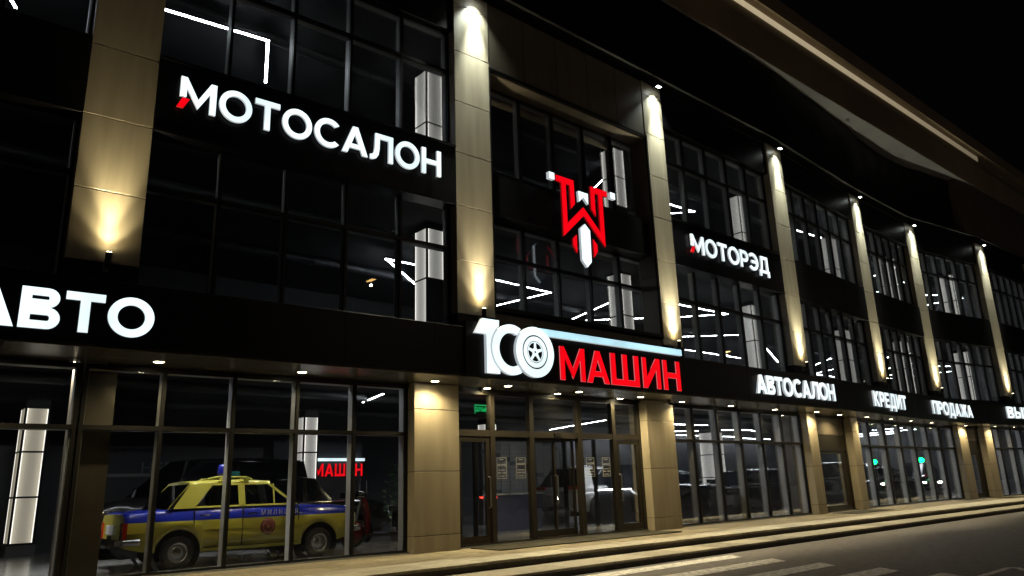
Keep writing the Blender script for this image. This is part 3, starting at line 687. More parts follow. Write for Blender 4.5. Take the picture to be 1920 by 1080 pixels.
# emblem
S = thing('wall_emblem', 'red W shaped emblem with a white sword on the dark glass above the entrance', 'sign', (15.0, 13.80, 8.8), 0)
R_ = [(-1.07, 1.29), (-.35, 1.29), (-.34, .57), (-.52, .38), (-.52, 1.1), (-.68, 1.1), (-.68, -.08), (0, .55), (.68, -.08), (.68, 1.1), (.52, 1.1), (.52, .38), (.34, .57), (.35, 1.29), (1.07, 1.29), (1.07, 1.12), (.86, 1.1), (.86, -.5), (0, .29), (-.86, -.5), (-.86, 1.1), (-1.07, 1.12)]
solid('red_letter', [[R_]], .06, RD, S)
solid('sword_blade', [[[(0, .03), (.2, -.14), (.19, -1.08), (0, -1.27), (-.19, -1.08), (-.2, -.14)]]], .085, WH, S)
solid('sword_pommel', [[[(-.2, 1.0), (.2, 1.0), (.19, .67), (0, .85), (-.19, .67)]]], .085, WH, S)
for sgn in (-1, 1):
    solid('red_guard', [[[(sgn*.34, -.35), (sgn*.5, -.5), (sgn*.5, -.7), (sgn*.35, -.9)]]], .06, RD, S)
    solid('white_square', [[[(sgn*1.17, 1.29), (sgn*1.38, 1.29), (sgn*1.38, 1.09), (sgn*1.17, 1.09)]]], .11, WH, S)
    MB().box(sgn*.6-.02, sgn*.6+.02, .0, .7, .2, .26).build('bracket', M['frame'], S)

# ================================================================== wall lights on the pilasters
names = ['', 'nearest pilaster, left of МОТОСАЛОН', 'pilaster between the МОТОСАЛОН box and the emblem', 'pilaster right of the emblem', 'fourth pilaster, right of МОТОРЭД', 'fifth pilaster, left of КРЕДИТ', 'sixth pilaster, left of ПРОДАЖА', 'last pilaster at the right']
for i in range(1, 8):
    a = node_angle(i); x, y = NODES[i]; ca, sa = math.cos(a), math.sin(a)
    off = {2: .08}.get(i, 0.05)
    P = (x+off*ca+.19*sa, y+off*sa-.19*ca)
    t = thing('uplight', 'warm uplight at the foot of the '+names[i], 'wall light', (P[0], P[1], 0), a, 'uplights at the feet of the pilasters')
    MB().cyl((0, 0, 5.62), (0, 0, 5.86), .055, n=16).build('lamp_body', M['frame'], t)
    MB().box(-.02, .02, .03, .18, 5.60, 5.66).box(-.05, .05, .175, .195, 5.55, 5.70).build('bracket', M['metal'], t)
    MB().cyl((0, 0, 5.862), (0, 0, 5.868), .045, n=16).build('lens', M['lampwarm'], t)
    cu_ = (1.0, .84, .48) if i < 2 else (1.0, .88, .58) if i == 2 else (1.0, .95, .68)
    k_ = [1, .62, .75, 1.05, .85, 1.1, .95, 1.0][i]
    spot('uplight_lamp', (0, -.01, 5.90), (0, .12, 7.6), 22*k_, (1.0, .80, .42), 164, 1.0, .03, t)
    spot('uplight_beam', (0, -.01, 5.90), (0, .17, 9.4), 260*k_, cu_, 92, 1.0, .05, t)
    spot('uplight_throw', (0, -.01, 5.90), (0, .10, 12.4), 1500*k_, cu_, 46, 1.0, .05, t)
    if i == 1: continue
    t = thing('top_spotlight', 'white spotlight at the top of the '+names[i], 'wall light', (x+.12*ca, y+.12*sa, 0), a, 'spotlights at the tops of the pilasters')
    MB().box(-.014, .014, -.24, .0, PT-.06, PT-.035).box(-.06, .06, -.02, .0, PT-.12, PT-.0).build('arm', M['metal'], t)
    MB().box(-.10, .10, -.31, -.19, PT-.13, PT-.05).build('lamp_head', M['frame'], t)
    MB().box(-.085, .085, -.30, -.20, PT-.137, PT-.131).build('lens', M['lampcool'], t)
    spot('top_lamp', (0, -.24, PT-.15), (0, .10, PT-3.6), [0, 0, 420, 480, 380, 460, 400, 440][i], (.90, 1.0, .88), 96, 1.0, .05, t)
    spot('top_throw', (0, -.24, PT-.15), (0, .04, PT-7), [0, 0, 3300, 3800, 3100, 3600, 3000, 3300][i], (.93, 1.0, .86), 38, 1.0, .05, t)
    sl = spot('top_spill', (0, -.30, PT-.16), (0, -2.45, .3), [0, 0, 7500, 6800, 7200, 6200, 6600, 4200][i], (1.0, .88, .58), 27, 1.0, .08, t); sl.scale = (2.2, 1, 1)

# ================================================================== soffit downlights
def downlight(x, off, label):
    (p, a, bi) = fpt(x, off)
    t = thing('downlight', label, 'ceiling light', (p[0], p[1], SOF), a, 'round downlights in the soffit')
    MB().lathe([(.081, -.004), (.11, -.012), (.115, 0)], (0, 0, 0), 'z', 20).build('trim_ring', M['metal'], t)
    MB().cyl((0, 0, -.006), (0, 0, -.002), .08, n=20).build('lens', M['lampdisc'], t)
    spot('downlight_lamp', (0, 0, -.03), (0, 0, -3), 205, (1.0, .80, .42), 152, .8, .06, t)
for x, off, lb in ((1.45, -.3, 'warm downlight under АВТО at the left edge of the photo'), (3.95, -.3, 'warm downlight above the boot of the yellow car'), (6.62, -.3, 'warm downlight above the bonnet of the yellow car'),
                   (9.72, -.36, 'warm downlight at the head of the wide pillar left of the entrance'),
                   (11.55, .1, 'warm downlight close to the side door with the green exit sign'), (11.75, -.45, 'warm downlight under the wheel shaped zero'), (13.95, .1, 'warm downlight close above the sliding doors'),
                   (14.2, -.45, 'warm downlight under the letters МА, nearer the fascia'), (16.45, .1, 'warm downlight close above the right side door'), (16.7, -.45, 'warm downlight at the head of the pillar right of the entrance'),
                   (18.95, -.2, 'warm downlight just right of the entrance pillar, left end of the glass front'), (21.65, -.15, 'warm downlight left of АВТОСАЛОН above the dark cars'), (24.4, -.15, 'warm downlight under the middle of АВТОСАЛОН'),
                   (27.0, -.34, 'warm downlight at the head of the first slim pillar'), (29.25, -.25, 'warm downlight above the single door'), (31.75, -.35, 'warm downlight at the left end under КРЕДИТ'),
                   (34.2, -.45, 'warm downlight at the right end under КРЕДИТ'), (36.4, -.5, 'warm downlight between КРЕДИТ and ПРОДАЖА'), (38.9, -.5, 'warm downlight under the left half of ПРОДАЖА'), (43.6, -.25, 'warm downlight right of ПРОДАЖА'),
                   (46.4, -.35, 'warm downlight under the letter В at the far right'), (48.6, -.3, 'last warm downlight at the right edge of the photo')):
    downlight(x, off, lb)
# dome camera
t = thing('security_camera', 'small dark camera under the soffit right of the entrance pillar', 'camera', (18.25, 13.75, SOF))
MB().cyl((0, 0, -.03), (0, 0, 0), .07, n=16).build('mount', M['frame'], t); MB().cyl((0, 0, -.09), (.14, -.12, -.14), .035, n=12).cyl((0, 0, -.09), (0, 0, -.03), .03, n=10).build('camera_body', M['frame'], t)

# ================================================================== interior light columns
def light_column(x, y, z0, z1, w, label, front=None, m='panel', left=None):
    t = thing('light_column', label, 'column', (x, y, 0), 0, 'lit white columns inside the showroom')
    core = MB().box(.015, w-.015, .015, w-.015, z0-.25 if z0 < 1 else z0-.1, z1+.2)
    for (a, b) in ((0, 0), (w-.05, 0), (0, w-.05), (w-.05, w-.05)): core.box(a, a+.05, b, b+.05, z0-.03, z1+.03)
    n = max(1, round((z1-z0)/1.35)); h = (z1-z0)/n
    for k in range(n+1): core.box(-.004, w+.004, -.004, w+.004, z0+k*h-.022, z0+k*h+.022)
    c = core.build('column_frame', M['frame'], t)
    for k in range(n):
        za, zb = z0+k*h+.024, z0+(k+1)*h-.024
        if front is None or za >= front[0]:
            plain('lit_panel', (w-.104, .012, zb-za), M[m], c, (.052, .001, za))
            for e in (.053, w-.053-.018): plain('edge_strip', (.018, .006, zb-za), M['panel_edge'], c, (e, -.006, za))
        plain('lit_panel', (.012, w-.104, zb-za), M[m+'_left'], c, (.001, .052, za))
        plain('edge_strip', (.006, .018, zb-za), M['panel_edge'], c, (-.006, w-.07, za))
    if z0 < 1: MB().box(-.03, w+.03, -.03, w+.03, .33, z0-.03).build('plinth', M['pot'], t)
    return t
light_column(11.1, 16.0, 5.7, 8.58, .60, 'lit column behind the glass below МОТОСАЛОН, by the zigzag lamp', (7.0,))
light_column(11.1, 16.0, 10.1, 13.45, .60, 'lit column behind the top glass above МОТОСАЛОН')
light_column(19.35, 16.2, 5.7, 8.7, .60, 'lit column behind the glass under the emblem, right pane')
light_column(19.45, 16.2, 10.1, 13.5, .60, 'lit column behind the top glass right of the emblem', (11.2,))
light_column(27.3, 16.0, 5.6, 8.6, .62, 'lit column behind the glass below МОТОРЭД')
light_column(27.3, 16.0, 10.1, 13.45, .62, 'lit column behind the top glass above МОТОРЭД')
light_column(36.0, 16.3, 10.1, 13.4, .75, 'lit column behind the top glass above КРЕДИТ'); light_column(36.0, 16.3, 5.6, 8.6, .75, 'lit column behind the middle glass just above КРЕДИТ')
light_column(42.2, 16.0, 10.1, 13.4, .75, 'lit column behind the top glass above ПРОДАЖА'); light_column(42.2, 16.0, 5.6, 8.6, .75, 'lit column behind the middle glass above ПРОДАЖА')
light_column(49.6, 15.3, 10.1, 13.4, .8, 'lit column behind the top glass at the far right'); light_column(49.6, 15.3, 5.6, 8.6, .8, 'lit column behind the middle glass at the far right')
light_column(3.33, 23.0, .62, 4.02, .58, 'tall warm lit column at the left edge, left of the yellow car', None, 'panel_warm')
light_column(11.1, 23.0, .62, 4.06, .53, 'lit column behind the bonnet of the yellow car')
light_column(18.75, 23.0, .62, 4.06, .55, 'lit column behind the left side door of the entrance', None)
light_column(34.3, 23.2, .62, 4.1, .9, 'lit column behind the dark cars, centre of the long glass front'); light_column(41.8, 23.0, 2.6, 4.1, .95, 'short lit column end behind the long glass front, beside the slim pillar')

# ================================================================== linear lights
def linear(pts, z, label, w=.055, warm=False):
    t = thing('linear_light', label, 'ceiling light', (pts[0][0], pts[0][1], z), 0, 'thin white linear lamps under the ceilings')
    b = MB(); h = MB()
    x0, y0 = pts[0]; P = [(p[0]-x0, p[1]-y0) for p in pts]
    for a, c in zip(P[:-1], P[1:]):
        b.prism(stroke(a, c, w), 0, .02); h.prism(stroke(a, c, w+.014), .021, .075)
        L = math.hypot(c[0]-a[0], c[1]-a[1])
        for f in (.15, .85): h.cyl((a[0]+(c[0]-a[0])*f, a[1]+(c[1]-a[1])*f, .07), (a[0]+(c[0]-a[0])*f, a[1]+(c[1]-a[1])*f, .42), .004, n=4)
    b.build('diffuser', M['led_warm' if warm else 'led'], t); h.build('housing', M['frame'], t)
pl = {2: 'behind the top glass', 1: 'behind the middle glass', 0: 'behind the ground floor glass'}
LIN = [
    (13.2, [(4.2, 17.4), (6.8, 17.1), (7.6, 19.1)], 'bent linear lamp behind the top glass above МОТОСАЛОН', .07), (13.2, [(.9, 18.2), (1.5, 19.5)], 'short lamp behind the top glass at the left edge', .06),
    (13.2, [(21.3, 18.9), (20.4, 16.9)], 'lamp behind the top glass beside the emblem', .05), (13.2, [(25.2, 18.1), (26.9, 18.0), (26.2, 18.8)], 'hooked lamp behind the top glass over МОТОРЭД', .055),
    (13.2, [(31.5, 16.65), (35.3, 16.4)], 'straight lamp behind the top glass over the start of КРЕДИТ', .06), (13.2, [(45.6, 19.2), (44.0, 15.8)], 'first short lamp behind the top glass over ПРОДАЖА', .06),
    (13.2, [(49.6, 20.2), (48.2, 17.4)], 'second short lamp behind the top glass over ПРОДАЖА', .06), (13.2, [(53.0, 18.3), (55.2, 16.9)], 'upper lamp behind the top glass far right', .06), (13.2, [(56.4, 19.3), (56.4, 17.0)], 'lower lamp behind the top glass far right', .06),
    (8.3, [(13.2, 18.4), (11.3, 18.4), (14.6, 21.1)], 'V shaped lamp behind the middle glass under МОТОСАЛОН', .055), (8.3, [(15.2, 18.3), (18.2, 18.5), (17.8, 21.3)], 'pointed lamp behind the middle glass left of the emblem tip', .05),
    (8.3, [(22.1, 21.4), (21.0, 17.8)], 'slanting lamp behind the middle glass right of the emblem tip', .05), (8.3, [(22.7, 21.0), (24.8, 19.1)], 'level lamp low behind the glass above МАШИН', .045),
    (8.3, [(23.4, 17.0), (26.9, 16.9), (25.4, 18.6)], 'pointed lamp behind the middle glass under МОТОРЭД', .05), (8.3, [(29.1, 21.2), (31.8, 18.8)], 'second lamp row behind the middle glass under МОТОРЭД', .05),
    (8.3, [(32.5, 23.1), (38.0, 23.1)], 'lowest lamp row behind the middle glass under МОТОРЭД', .06), (8.3, [(36.0, 20.5), (41.0, 22.7)], 'steep lamp beside the lit column under МОТОРЭД', .06),
    (8.3, [(44.7, 22.6), (41.9, 19.4)], 'upper lamp behind the middle glass over КРЕДИТ', .06), (8.3, [(47.9, 23.8), (46.9, 21.6)], 'middle lamp behind the middle glass over КРЕДИТ', .06), (8.3, [(48.4, 24.2), (51.8, 24.1)], 'lowest lamp behind the middle glass over КРЕДИТ', .06),
    (8.3, [(45.8, 19.2), (45.0, 16.7)], 'first lamp rung behind the middle glass left of ПРОДАЖА', .06), (8.3, [(50.6, 20.6), (49.2, 18.2)], 'second lamp rung behind the middle glass left of ПРОДАЖА', .06),
    (8.3, [(54.3, 22.0), (52.0, 19.2)], 'third lamp rung behind the middle glass left of ПРОДАЖА', .06), (8.3, [(55.7, 22.8), (56.2, 20.8)], 'fourth lamp rung behind the middle glass left of ПРОДАЖА', .06),
    (8.3, [(52.3, 18.1), (54.6, 16.7)], 'upper level lamp behind the middle glass above ПРОДАЖА', .06), (8.3, [(55.9, 19.6), (56.3, 17.2)], 'lower level lamp behind the middle glass above ПРОДАЖА', .06),
    (4.6, [(32.6, 25.0), (35.9, 24.6)], 'highest lamp behind the ground floor glass over the dark cars', .10), (4.6, [(37.0, 29.2), (40.4, 26.9)], 'second lamp row over the dark cars', .08),
    (4.6, [(40.4, 26.7), (42.5, 26.0), (45.3, 27.1)], 'kinked lamp over the dark cars by the dark column', .08), (4.6, [(41.3, 30.7), (48.2, 30.5)], 'long low lamp row far behind the dark cars', .09), (4.5, [(48.3, 30.4), (52.6, 30.6)], 'last low lamp far behind the dark cars', .09),
    (4.3, [(30.5, 29.6), (36.5, 28.6)], 'dim lamp row seen left over the dark cars', .06), (4.3, [(30.0, 30.6), (37.0, 30.4)], 'lowest dim lamp row left over the dark cars', .06),
    (4.6, [(52.9, 22.9), (52.6, 20.9)], 'short thick lamp behind the far ground floor glass', .09), (4.6, [(56.9, 26.6), (55.6, 21.2)], 'upper long lamp behind the far ground floor glass', .08), (4.4, [(56.9, 28.6), (54.8, 22.2)], 'lower long lamp behind the far ground floor glass', .08),
    (4.6, [(29.0, 30.0), (27.5, 24.6)], 'slanting lamp seen through the glass over the entrance doors', .07), (4.3, [(28.4, 30.2), (30.0, 30.1)], 'low lamp seen through the right entrance panel', .06),
    (4.6, [(12.6, 20.6), (13.2, 22.9)], 'thin dim lamp over the bonnet of the yellow car', .03), (4.75, [(4.4, 18.6), (9.8, 18.4)], 'lamp track under the ceiling above the yellow car', .012),
    (4.80, [(-2.0, 15.9), (9.0, 15.4)], 'thin added fill lamp row over the yellow car, hidden by the head beam', .05),  # unseen row, added to light the inner mullions
    (4.78, [(19.6, 17.6), (25.8, 17.4)], 'added unseen fill row right of the entrance pillar', .36), (4.78, [(28.0, 17.8), (34.0, 18.0)], 'added unseen fill row behind the single door', .36),  # these front rows are unseen, added to brighten mullions, cars and floor
    (4.78, [(36.0, 18.0), (42.0, 18.0)], 'added unseen fill row over the cars of the long glass front', .36), (4.78, [(44.0, 17.6), (52.0, 17.0)], 'added unseen fill row at the far end', .36), (4.78, [(12.4, 18.6), (17.4, 18.6)], 'added unseen fill row over the lobby', .10),
]
for z, pts, lab, w in LIN: linear(pts, z, lab, w)

PL = emit('dim_fill_led', (.95, .97, 1.0), 7.0)  # fill strips added out of sight to light the upper mullions and transoms
for bi in (0, 1, 3, 4, 5, 6, 7):
    (o, a_, L) = bay(bi)
    for z, off, fl in ((8.70, .52, 'middle'), (13.655, .50, 'top')):
        t = thing('perimeter_fill', 'added fill lamp behind the %s storey window head, %s bay from the left' % (fl, ['first', 'second', '', 'fourth', 'fifth', 'sixth', 'seventh', 'last'][bi]), 'ceiling light', (*o, 0), a_, 'unseen fill lamps added behind the window heads')
        MB().box(.75, L-.75, off, off+.035, z, z+.012).build('diffuser', PL, t); MB().box(.74, L-.74, off-.004, off+.04, z+.013, z+.04).build('housing', M['frame'], t)
# interior ceiling spots aimed at the yellow car (small track lamps hung from the ceiling)
for n_, (x, y, tx, ty, e) in enumerate(((2.7, 15.5, 4.3, 16.3, 620), (5.2, 15.1, 5.6, 16.0, 330), (7.4, 15.0, 7.2, 15.8, 70))):
    t = thing('track_spot', ['small track spotlight over the boot of the yellow car', 'small track spotlight over the rear door of the yellow car', 'small track spotlight over the bonnet of the yellow car'][n_], 'spotlight', (x, y, 4.3), 0, 'track spotlights over the yellow car')
    MB().cyl((0, 0, .7), (0, 0, .12), .012, n=8).build('drop_rod', M['white'], t); MB().cyl((0, 0, .12), ((tx-x)*.05, (ty-y)*.08, -.06), .05, .06, n=14).build('lamp_body', M['white'], t)
    spot('track_lamp', ((tx-x)*.06, (ty-y)*.09, -.09), (tx-x, ty-y, -3.2), e, (1.0, .95, .82), 80, .6, .05, t)

# ================================================================== cars
def loft_ring(st):
    """Full ring of (y, z) from a half profile listed bottom -> top centre."""
    return [(-y, z) for y, z in st]+[(y, z) for y, z in reversed(st)]
def wheel(parent, x, y, r, w, out, rim_m, spokes=0, name='wheel'):
    """out = -1 for the side facing -y."""
    o = out*w/2
    t = MB().lathe([(r*.62, -w/2), (r*.86, -w/2*.98), (r*.97, -w/2*.8), (r, -w/2*.45), (r, w/2*.45), (r*.97, w/2*.8), (r*.86, w/2*.98), (r*.62, w/2)], (0, 0, 0), 'y', 28).build('wheel', M['tyre'], parent, (x, y, r))
    d = MB()
    if spokes == 0:
        d.lathe([(r*.64, o*.95), (r*.58, o*.72), (r*.50, o*.60), (r*.42, o*.66), (r*.40, o*.85), (r*.28, o*1.02), (.0005, o*1.08)], (0, 0, 0), 'y', 24)
    else:
        d.lathe([(r*.68, o*1.0), (r*.66, o*.6), (r*.60, o*.3), (r*.60, -o*.2)], (0, 0, 0), 'y', 28); d.lathe([(r*.15, o*.85), (.0005, o*.95)], (0, 0, 0), 'y', 12)
        for k in range(spokes):
            for dv in (-.16, .16):
                t0 = 2*math.pi*k/spokes; a = (r*.1*math.cos(t0+dv*2), r*.1*math.sin(t0+dv*2)); b = (r*.64*math.cos(t0+dv), r*.64*math.sin(t0+dv))
                d.cyl((a[0], o*.72, a[1]), (b[0], o*.8, b[1]), r*.045, r*.055, 6)
        d.lathe([(r*.6, -o*.1), (.0005, -o*.1)], (0, 0, 0), 'y', 20, 1)
    d.build('rim', [rim_m, M['cardark']], t)
    return t
def make_car(p, loc, rz, label, cat='car', group=None, name='parked_car'):
    """Body lofted along x (front = +x) with wheel arches cut in its lower edge, then cabin, glass, wheels and trim."""
    S = p.get('scale', 1.15)
    t = thing(name, label, cat, loc, rz, group); t.scale = (S, S, S)
    xf, xr, R, ar = p['xf'], p['xr'], p['wr'], p.get('ar', p['wr']*1.17)
    deck, hw, sill = p['deck'], p['hw'], p['sill']
    def interp(tab, x):
        if x <= tab[0][0]: return tab[0][1]
        for (a, va), (b, vb) in zip(tab[:-1], tab[1:]):
            if x <= b:
                f = (x-a)/(b-a); f = f*f*(3-2*f) if p.get('curvy') else f
                return va+(vb-va)*f
        return tab[-1][1]
    xs = set(round(deck[0][0]+(deck[-1][0]-deck[0][0])*k/36, 4) for k in range(37))
    for c in (xf, xr):
        for k in range(17): xs.add(round(c+ar*math.cos(math.pi*k/16), 4))
        xs.add(round(c-ar-.004, 4)); xs.add(round(c+ar+.004, 4))
    for a, _ in deck: xs.add(a)
    xs = sorted(x for x in xs if deck[0][0] <= x <= deck[-1][0])
    band_z = p.get('band')
    mb = MB(); rings = []
    for x in xs:
        zd = interp(deck, x); h = interp(hw, x); lo = interp(sill, x)
        for c in (xf, xr):
            d = abs(x-c)
            if d < ar: lo = max(lo, R+math.sqrt(max(ar*ar-d*d, 0)))
        zb = min(band_z, zd-.03) if band_z else zd-.16
        zb = max(zb, lo+.02); zs = max(zd-.05, zb+.015); mid = max(lo+.01, min(lo*.45+zb*.55, zb-.01))
        flare = .018 if any(abs(x-c) < ar+.05 for c in (xf, xr)) else 0
        prof = [(h*.5, lo+.0), (h*.955+flare, lo), (h+flare, mid), (h*.985, zb), (h*.955, zs), (h*.86, zd), (h*.45, zd+.012), (0, zd+.018)]
        rings.append(loft_ring(prof))
    n = len(rings[0]); vs = [(x, y, z) for x, r_ in zip(xs, rings) for y, z in r_]
    for i in range(len(xs)-1):
        for k in range(n-1):
            j = k if k < n/2 else n-2-k      # strip index from the bottom
            mi = 1 if band_z and j >= 3 else 0
            mb.add([], [], 0)
            mb.f.append((i*n+k, (i+1)*n+k, (i+1)*n+k+1, i*n+k+1)); mb.m.append(mi); mb.smooth.append(True)
    for i in (0, len(xs)-1):
        ids = tuple(range(i*n, (i+1)*n)); mb.f.append(ids if i == 0 else ids[::-1]); mb.m.append(0); mb.smooth.append(False)
    mb.v = vs
    body = mb.build('body', [M[p['paint']], M[p.get('paint2', p['paint'])]], t)
    x0, x1 = deck[0][0], deck[-1][0]
    MB().box(x0+.25, x1-.25, -hw[len(hw)//2][1]*.8, hw[len(hw)//2][1]*.8, .22, .62).build('underbody', M['cardark'], t)
    # cabin: (x, z) corner points rear-base, rear-top, front-top, front-base
    rb, rt, ft, fb = p['cabin']; zb = p['belt']; yb, yt = p['cab_y']
    def yy(z): return yb+(yt-yb)*(z-zb)/(rt[1]-zb)
    g = MB(); cab = [rb, rt, ft, fb]
    ins = .012
    vs = [(x, s*(yy(z)-ins), z) for s in (-1, 1) for x, z in cab]
    g.add(vs, [(0, 1, 2, 3), (7, 6, 5, 4), (4, 5, 1, 0), (3, 2, 6, 7)])
    g.build('windows', M['carglass' if p.get('clear') else 'carglass_dark'], t)
    rf = MB(); k0 = 10; rr = []
    zt = rt[1]
    for k in range(k0+1):
        f = k/k0; x = rt[0]-.015+(ft[0]-rt[0]+.03)*f; crown = p.get('crown', .05)*math.sin(math.pi*min(max(f, .02), .98))**.6
        e = yt+.012; rr.append([(x, -e, zt-.035), (x, -e*.97, zt+.012+crown*.3), (x, -e*.6, zt+.02+crown), (x, 0, zt+.025+crown*1.15), (x, e*.6, zt+.02+crown), (x, e*.97, zt+.012+crown*.3), (x, e, zt-.035)])
    m7 = 7; rf.v = [q for r_ in rr for q in r_]
    for k in range(k0):
        for j in range(m7-1): rf.f.append((k*m7+j, (k+1)*m7+j, (k+1)*m7+j+1, k*m7+j+1)); rf.m.append(0); rf.smooth.append(True)
    for k in (0, k0): rf.f.append(tuple(k*m7+j for j in range(m7))); rf.m.append(0); rf.smooth.append(False)
    rp = p.get('roof_paint', p['paint']); rf.build('roof', M[rp], t)
    def side_poly(b, pts, d=.02, s_=(-1, 1), off=.0):
        for s in s_:
            o = [(x, s*(yy(z)+off), z) for x, z in pts]; i_ = [(x, s*(yy(z)-d), z) for x, z in pts]; n_ = len(pts)
            b.add(o+i_, [tuple(range(n_)), tuple(range(2*n_-1, n_-1, -1))]+[(q, q+n_, (q+1) % n_+n_, (q+1) % n_) for q in range(n_)])
    pil = MB()
    for poly in p['pillars']: side_poly(pil, poly, .03, off=.006)
    pil.build('pillars', M[rp], t)
    tr = MB()
    for poly in p.get('trim', []): side_poly(tr, poly, .01, off=.012)
    if tr.v: tr.build('window_trim', M['chrome'], t)
    dk = MB()
    for c in (xf, xr):       # dark wheel wells
        for s in (-1, 1): dk.lathe([(ar*.995, -.0), (ar*.995, .34)], (c, -h0(p, c)+.03 if s < 0 else h0(p, c)-.37, R), 'y', 24)
    dk.build('wheel_wells', M['cardark'], t)
    for c in (xf, xr):
        for s in (-1, 1): wheel(t, c, s*(h0(p, c)-p['ww']/2-.02), R, p['ww'], s, M[p.get('rim', 'rim')], p.get('spokes', 0))
    return t, body, side_poly, yy
def h0(p, x):
    tab = p['hw']
    for (a, va), (b, vb) in zip(tab[:-1], tab[1:]):
        if a <= x <= b: return va+(vb-va)*(x-a)/(b-a)
    return tab[-1][1]
LADA = dict(scale=1.168, xf=1.22, xr=-1.204, wr=.252, ar=.352, ww=.155, paint='yellow', paint2='blue', band=.735, clear=True,
            deck=[(-2.02, .855), (-1.95, .89), (-1.3, .925), (-.6, .93), (.5, .93), (.75, .925), (1.6, .885), (1.9, .85), (1.97, .80)],
            hw=[(-2.02, .735), (-1.9, .755), (-1.4, .785), (0, .805), (1.2, .79), (1.8, .745), (1.97, .70)],
            sill=[(-2.02, .40), (-1.9, .33), (-1.6, .27), (-.8, .24), (.8, .24), (1.6, .28), (1.9, .34), (1.97, .40)],
            cabin=[(-1.42, .925), (-1.04, 1.325), (.30, 1.325), (.84, .925)], belt=.925, cab_y=(.745, .615), crown=.04,
            pillars=[[(-1.40, .925), (-1.05, 1.32), (-.60, 1.32), (-.68, 1.28), (-.92, .99), (-.98, .925)], [(-.25, .925), (-.25, 1.32), (-.14, 1.32), (-.14, .925)], [(.79, .925), (.29, 1.32), (.23, 1.32), (.72, .925)],
                     [(-1.0, .925), (-.98, .955), (.78, .955), (.80, .925)], [(-.70, 1.285), (-.70, 1.325), (.30, 1.325), (.30, 1.285)], [(.36, .95), (.37, 1.29), (.385, 1.29), (.38, .95)]],
            trim=[[(-1.395, .93), (-1.06, 1.305), (-1.048, 1.305), (-1.3258, .93)], [(-.975, .945), (-.685, 1.285), (-.673, 1.278), (-.96, .945)]])
T, body, sp_, yy_ = make_car(LADA, (6.36, 16.1, .33), math.radians(-1.6), 'yellow saloon with blue belt band, white lettering, red crest and roof beacon', 'car', None, 'police_saloon')
y_ = -.80
b = MB()
for x in (-.195, .80, -.99): b.box(x-.004, x+.004, y_-.008, y_+.05, .30 if x == -.195 else .64, .90)
b.box(-.80, .80, y_-.006, y_+.05, .298, .306)
b.build('door_gaps', M['cardark'], T)
MB().box(-1.98, -1.58, -.775, -.70, .575, .592).box(-.82, .84, -.812, -.70, .575, .592).box(1.6, 1.93, -.768, -.7, .575, .592).build('side_moulding', M['yellow'], T)
for x in (-.92, -.12):
    MB().box(x, x+.16, -.838, -.80, .80, .822).box(x+.02, x+.05, -.82, -.79, .79, .80).build('door_handle', M['chrome'], T)
for s in (-1, 1):
    MB().box(-2.045, -1.98, s*.69-.09, s*.69+.09, .50, .74).build('tail_light', M['taillight'], T); MB().box(-2.05, -1.975, s*.69-.06, s*.69+.06, .62, .70).build('indicator', M['amber'], T)
    MB().cyl((1.955, s*.55, .66), (2.0, s*.55, .66), .085, .09, 20).build('headlamp', M['headlight'], T)
bm = MB().box(-2.13, -2.05, -.70, .70, .40, .50)
bm.tube([(-2.09, -.70, .45), (-2.03, -.80, .45), (-1.80, -.825, .45)], .05, 10); bm.tube([(-2.09, .70, .45), (-2.03, .80, .45), (-1.80, .825, .45)], .05, 10)
for s in (-.4, .4): bm.box(-2.17, -2.12, s-.035, s+.035, .36, .56)
bm.build('rear_bumper', M['chrome'], T)
bm = MB().box(2.0, 2.08, -.7, .7, .40, .50); bm.tube([(2.04, -.70, .45), (1.98, -.80, .45), (1.80, -.82, .45)], .05, 10); bm.build('front_bumper', M['chrome'], T)
MB().box(-2.06, -2.0, -.26, .26, .56, .70).build('number_plate', M['white'], T)
MB().box(-1.24, -1.235, -.785, -.78, .25, .3).build('mud_flap', M['cardark'], T) if 0 else None
MB().box(-1.66, -1.62, -.78, -.60, .12, .34).build('mud_flap', M['cardark'], T)
sb = MB()
for x in (-.75, .15):
    for y in (-.36, .36): sb.box(x-.06, x+.06, y-.2, y+.2, .9, 1.12)
sb.build('seats', M['seat'], T)
MB().lathe([(.0005, .06), (.10, .055), (.15, .03), (.155, .0), (.0005, -.01)], (-1.16, -.38, .985), 'z', 20).build('parcel_shelf_cap', M['cap'], T)
# roof rack and beacons
rk = MB()
for x in (-.46, -.10):
    rk.tube([(x-.12, -.62, 1.375), (x, -.6, 1.415), (x, .6, 1.415), (x-.12, .62, 1.375)], .014, 8)
    for y in (-.60, .60): rk.box(x-.03, x+.03, y-.03, y+.03, 1.325, 1.405)
rk.tube([(-.75, -.58, 1.395), (-.60, -.58, 1.420), (-.10, -.58, 1.415), (0.0, -.58, 1.375)], .016, 8)
rk.build('roof_rack', M['yellow'], T)
MB().cyl((-.42, -.30, 1.415), (-.42, -.30, 1.485), .085, .08, 18).build('beacon_base', M['metal'], T)
MB().lathe([(.085, 0), (.08, .10), (.068, .155), (.0005, .165)], (-.42, -.30, 1.485), 'z', 20).build('beacon', M['beacon'], T)
MB().box(-.26, -.06, -.16, .16, 1.425, 1.525).build('loudspeaker', M['beacon2'], T)
